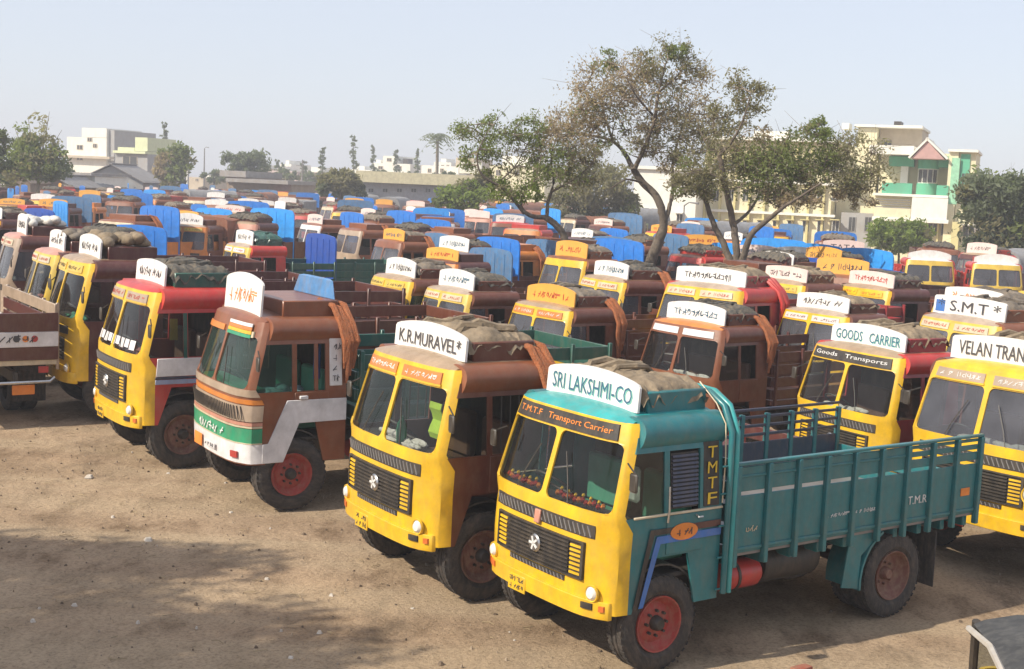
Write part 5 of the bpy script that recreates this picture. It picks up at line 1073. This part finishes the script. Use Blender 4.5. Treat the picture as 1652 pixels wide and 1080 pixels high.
for k, (px, py, w, Y) in enumerate(((345, 284, 22, 210), (462, 284, 18, 220), (505, 288, 16, 230), (612, 284, 20, 200), (660, 285, 18, 215), (215, 276, 20, 190), (100, 282, 24, 150), (720, 285, 20, 190))):
    big_tree('soft hazy tree in the skyline gap %s' % ['left of the rounded hazy tree', 'right of the brown sheds', 'left of the olive tree', 'before the white rooftop tanks', 'right of the white rooftop tanks', 'below the lime green house', 'below the tall white house', 'under the palm'][k], Y, (px, 300), [([(px, 296), (px, py)], .2, .1)], [(px, py, w, 9, 14, 'h'), (px + w * .4, py + 5, w * .7, 8, 9, 'o')], 60 + k, leaf=.30, per=44)['group'] = 'soft hazy trees on the skyline'
def pole(px, top, Y, label, arms=False, name='lamp_post', m=None):
    q = at(px, top, Y=Y); root = empty(name, (q.x, Y, 0)); tag(root, label, 'pole'); obj('post', MB().tube([(0, 0, -.1), (0, 0, q.z)], [.09, .05] if px == 1104 else [.16, .09], 8).mesh('post'), m or PWHT, root)
    if arms:
        for z in (.3, .9): obj('cross_arm', MB().box(-.9, .9, -.06, .06, q.z - z - .08, q.z - z).mesh('arm', smooth=False), GREY, root)
    else: obj('lamp_head', MB().tube([(0, 0, q.z), (.3, -.3, q.z + .25), (.9, -.9, q.z + .2)], [.05, .04, .09], 6).mesh('lamp'), GREY, root)
pole(303, 242, 170, 'pale lamp post rising beside the brownish tree'); pole(297, 246, 175, 'thinner pale post just left of the lamp post', True, 'power_pole')
pole(488, 258, 200, 'power pole with cross arms on the left skyline', True, 'power_pole', GREY); pole(330, 240, 220, 'slim post topped by a lamp right of the brownish tree', False, 'lamp_post', GREY); pole(1104, 332, 95, 'curved lamp post against the white wall', False, 'lamp_post', GREY)

# ------------------------------------------------------------------ auto rickshaw at the lower right corner, brick
def rickshaw():
    t = empty('auto_rickshaw', (3.93, 7.86, 0), R(80), scale=1.12); tag(t, 'yellow auto rickshaw with a dark canvas hood cut off by the lower right corner', 'auto rickshaw')
    O = lambda n, me, m, **k: obj(n, me, m, t, **k); HOOD = mat('hood_canvas', (.030, .030, .032), .75, dust=.25, dcol=(.18, .17, .155), var=.4, scale=4, bump=.4, bscale=10)
    prof = [(.95, 1.62), (.80, 1.72), (.2, 1.78), (-.6, 1.76), (-1.0, 1.66), (-1.2, 1.3), (-1.25, .95)]
    b_ = MB()
    b_.grid(lambda i, v: (prof[i][0], .64 * v, prof[i][1] - .10 * abs(v) ** 4), range(len(prof)), [-1, -.9, -.6, -.3, 0, .3, .6, .9, 1]); O('hood', b_.mesh('hood', solid=.025, ang=60), HOOD)
    for s in (-1, 1):
        O('hood_side', MB().prism([(-.35, 1.66), (-1.0, 1.60), (-1.2, 1.25), (-1.22, .95), (-.45, .95)], lambda x, z: (x, s * .64, z), lambda x, z: (x, s * .615, z)).mesh('hood_side', smooth=False), HOOD)
        O('windscreen_post', MB().tube([(.93, s * .60, 1.60), (1.02, s * .58, 1.3), (1.12, s * .55, .95)], .028, 8).mesh('post'), BLK)
        O('side_panel', MB().prism([(-.4, .45), (-.4, .95), (-1.25, .95), (-1.3, .5)], lambda x, z: (x, s * .66, z), lambda x, z: (x, s * .62, z)).mesh('panel', bevel=.01), YEL)
        O('hood_edge', MB().tube([(.92, s * .645, 1.55), (.2, s * .65, 1.68), (-.35, s * .65, 1.66), (-.45, s * .655, .95)], .022, 6).mesh('edge'), mat('pale_piping', (.45, .42, .38), .7))
        O('rear_wheel', C('rkw', lambda: MB().lathe([(.0, .03), (.12, .04), (.14, .06), (.22, .06), (.25, .03), (.25, -.03), (.22, -.06), (.0, -.05)], 18, cap=False).mesh('wheel')), RUB, loc=(-.85, s * .55, .25))
    O('front_cowl', MB().grid(lambda a, z: (1.12 + .22 * math.cos(a) * (1 - .5 * (z - .4)), .52 * math.sin(a), z), [R(q) for q in range(-90, 91, 15)], [.38, .55, .75, .95, 1.15, 1.22]).mesh('cowl', solid=.03), YEL)
    O('front_wheel', CACHE['rkw'], RUB, loc=(1.15, 0, .25)); O('floor', MB().box(-1.2, 1.1, -.6, .6, .36, .42).mesh('floor', bevel=.01), BLK); O('rear_panel', MB().box(-1.3, -1.25, -.62, .62, .45, .95).mesh('rear', bevel=.01), YEL)
    O('seat', MB().box(-.95, -.45, -.55, .55, .5, .72).mesh('seat', bevel=.04), BLK); O('seat', MB().box(.15, .5, -.25, .25, .5, .75).mesh('seat', bevel=.04), BLK); O('windscreen', MB().prism([(.95, 1.58), (1.11, .97), (1.10, .97), (.94, 1.58)], lambda x, z: (x, -.56, z), lambda x, z: (x, .56, z)).mesh('windscreen', smooth=False), GLS)
    O('handlebar', MB().tube([(.85, -.3, .98), (.95, 0, 1.0), (.85, .3, .98)], .02, 6).mesh('handlebar'), BLK); O('headlight', MB().lathe([(.0, .05), (.07, .03), (.08, 0)], 14, cap=False).mesh('lamp'), LENS, loc=(1.36, 0, .72), rot=(0, 0, R(-90)))
rickshaw()
q = at(1293, 1078, .05)
bk = obj('brick', MB().box(-.11, .11, -.055, .055, 0, .075).mesh('brick', bevel=.006), mat('red_brick', (.32, .08, .05), .9, dust=.3)); bk.location = (q.x, q.y, -.01); bk.rotation_euler = (0, 0, .6); tag(bk, 'small red brick lying on the dirt at the bottom edge', 'brick')
for o in [q for q in col.objects if q.get('label', '').startswith('rust red lorry with white lettered sign')]:
    sb = [c for c in o.children if c.name.startswith('sign_board')][0]
    for c in list(sb.children): bpy.data.objects.remove(c)
    letter(text_mesh('TATA', 1.0, .22, thick=.03), INK, sb, MF, (.016, 0, .2))

# ------------------------------------------------------------------ dusty air: far things fade a little
hz = bpy.data.materials.new('dusty_air'); hz.use_nodes = True; hn = hz.node_tree; hn.nodes.clear()
ho = N(hn, 'ShaderNodeOutputMaterial'); hv = N(hn, 'ShaderNodeVolumePrincipled'); hv.inputs['Color'].default_value = (.93, .94, 1.0, 1); hv.inputs['Density'].default_value = .0013
hn.links.new(hv.outputs[0], ho.inputs['Volume'])
o = obj('haze', MB().box(-1600, 1600, -320, 4200, -1.2, 19).mesh('haze', smooth=False), hz); tag(o, 'thin dusty haze over the yard', None, kind='stuff')
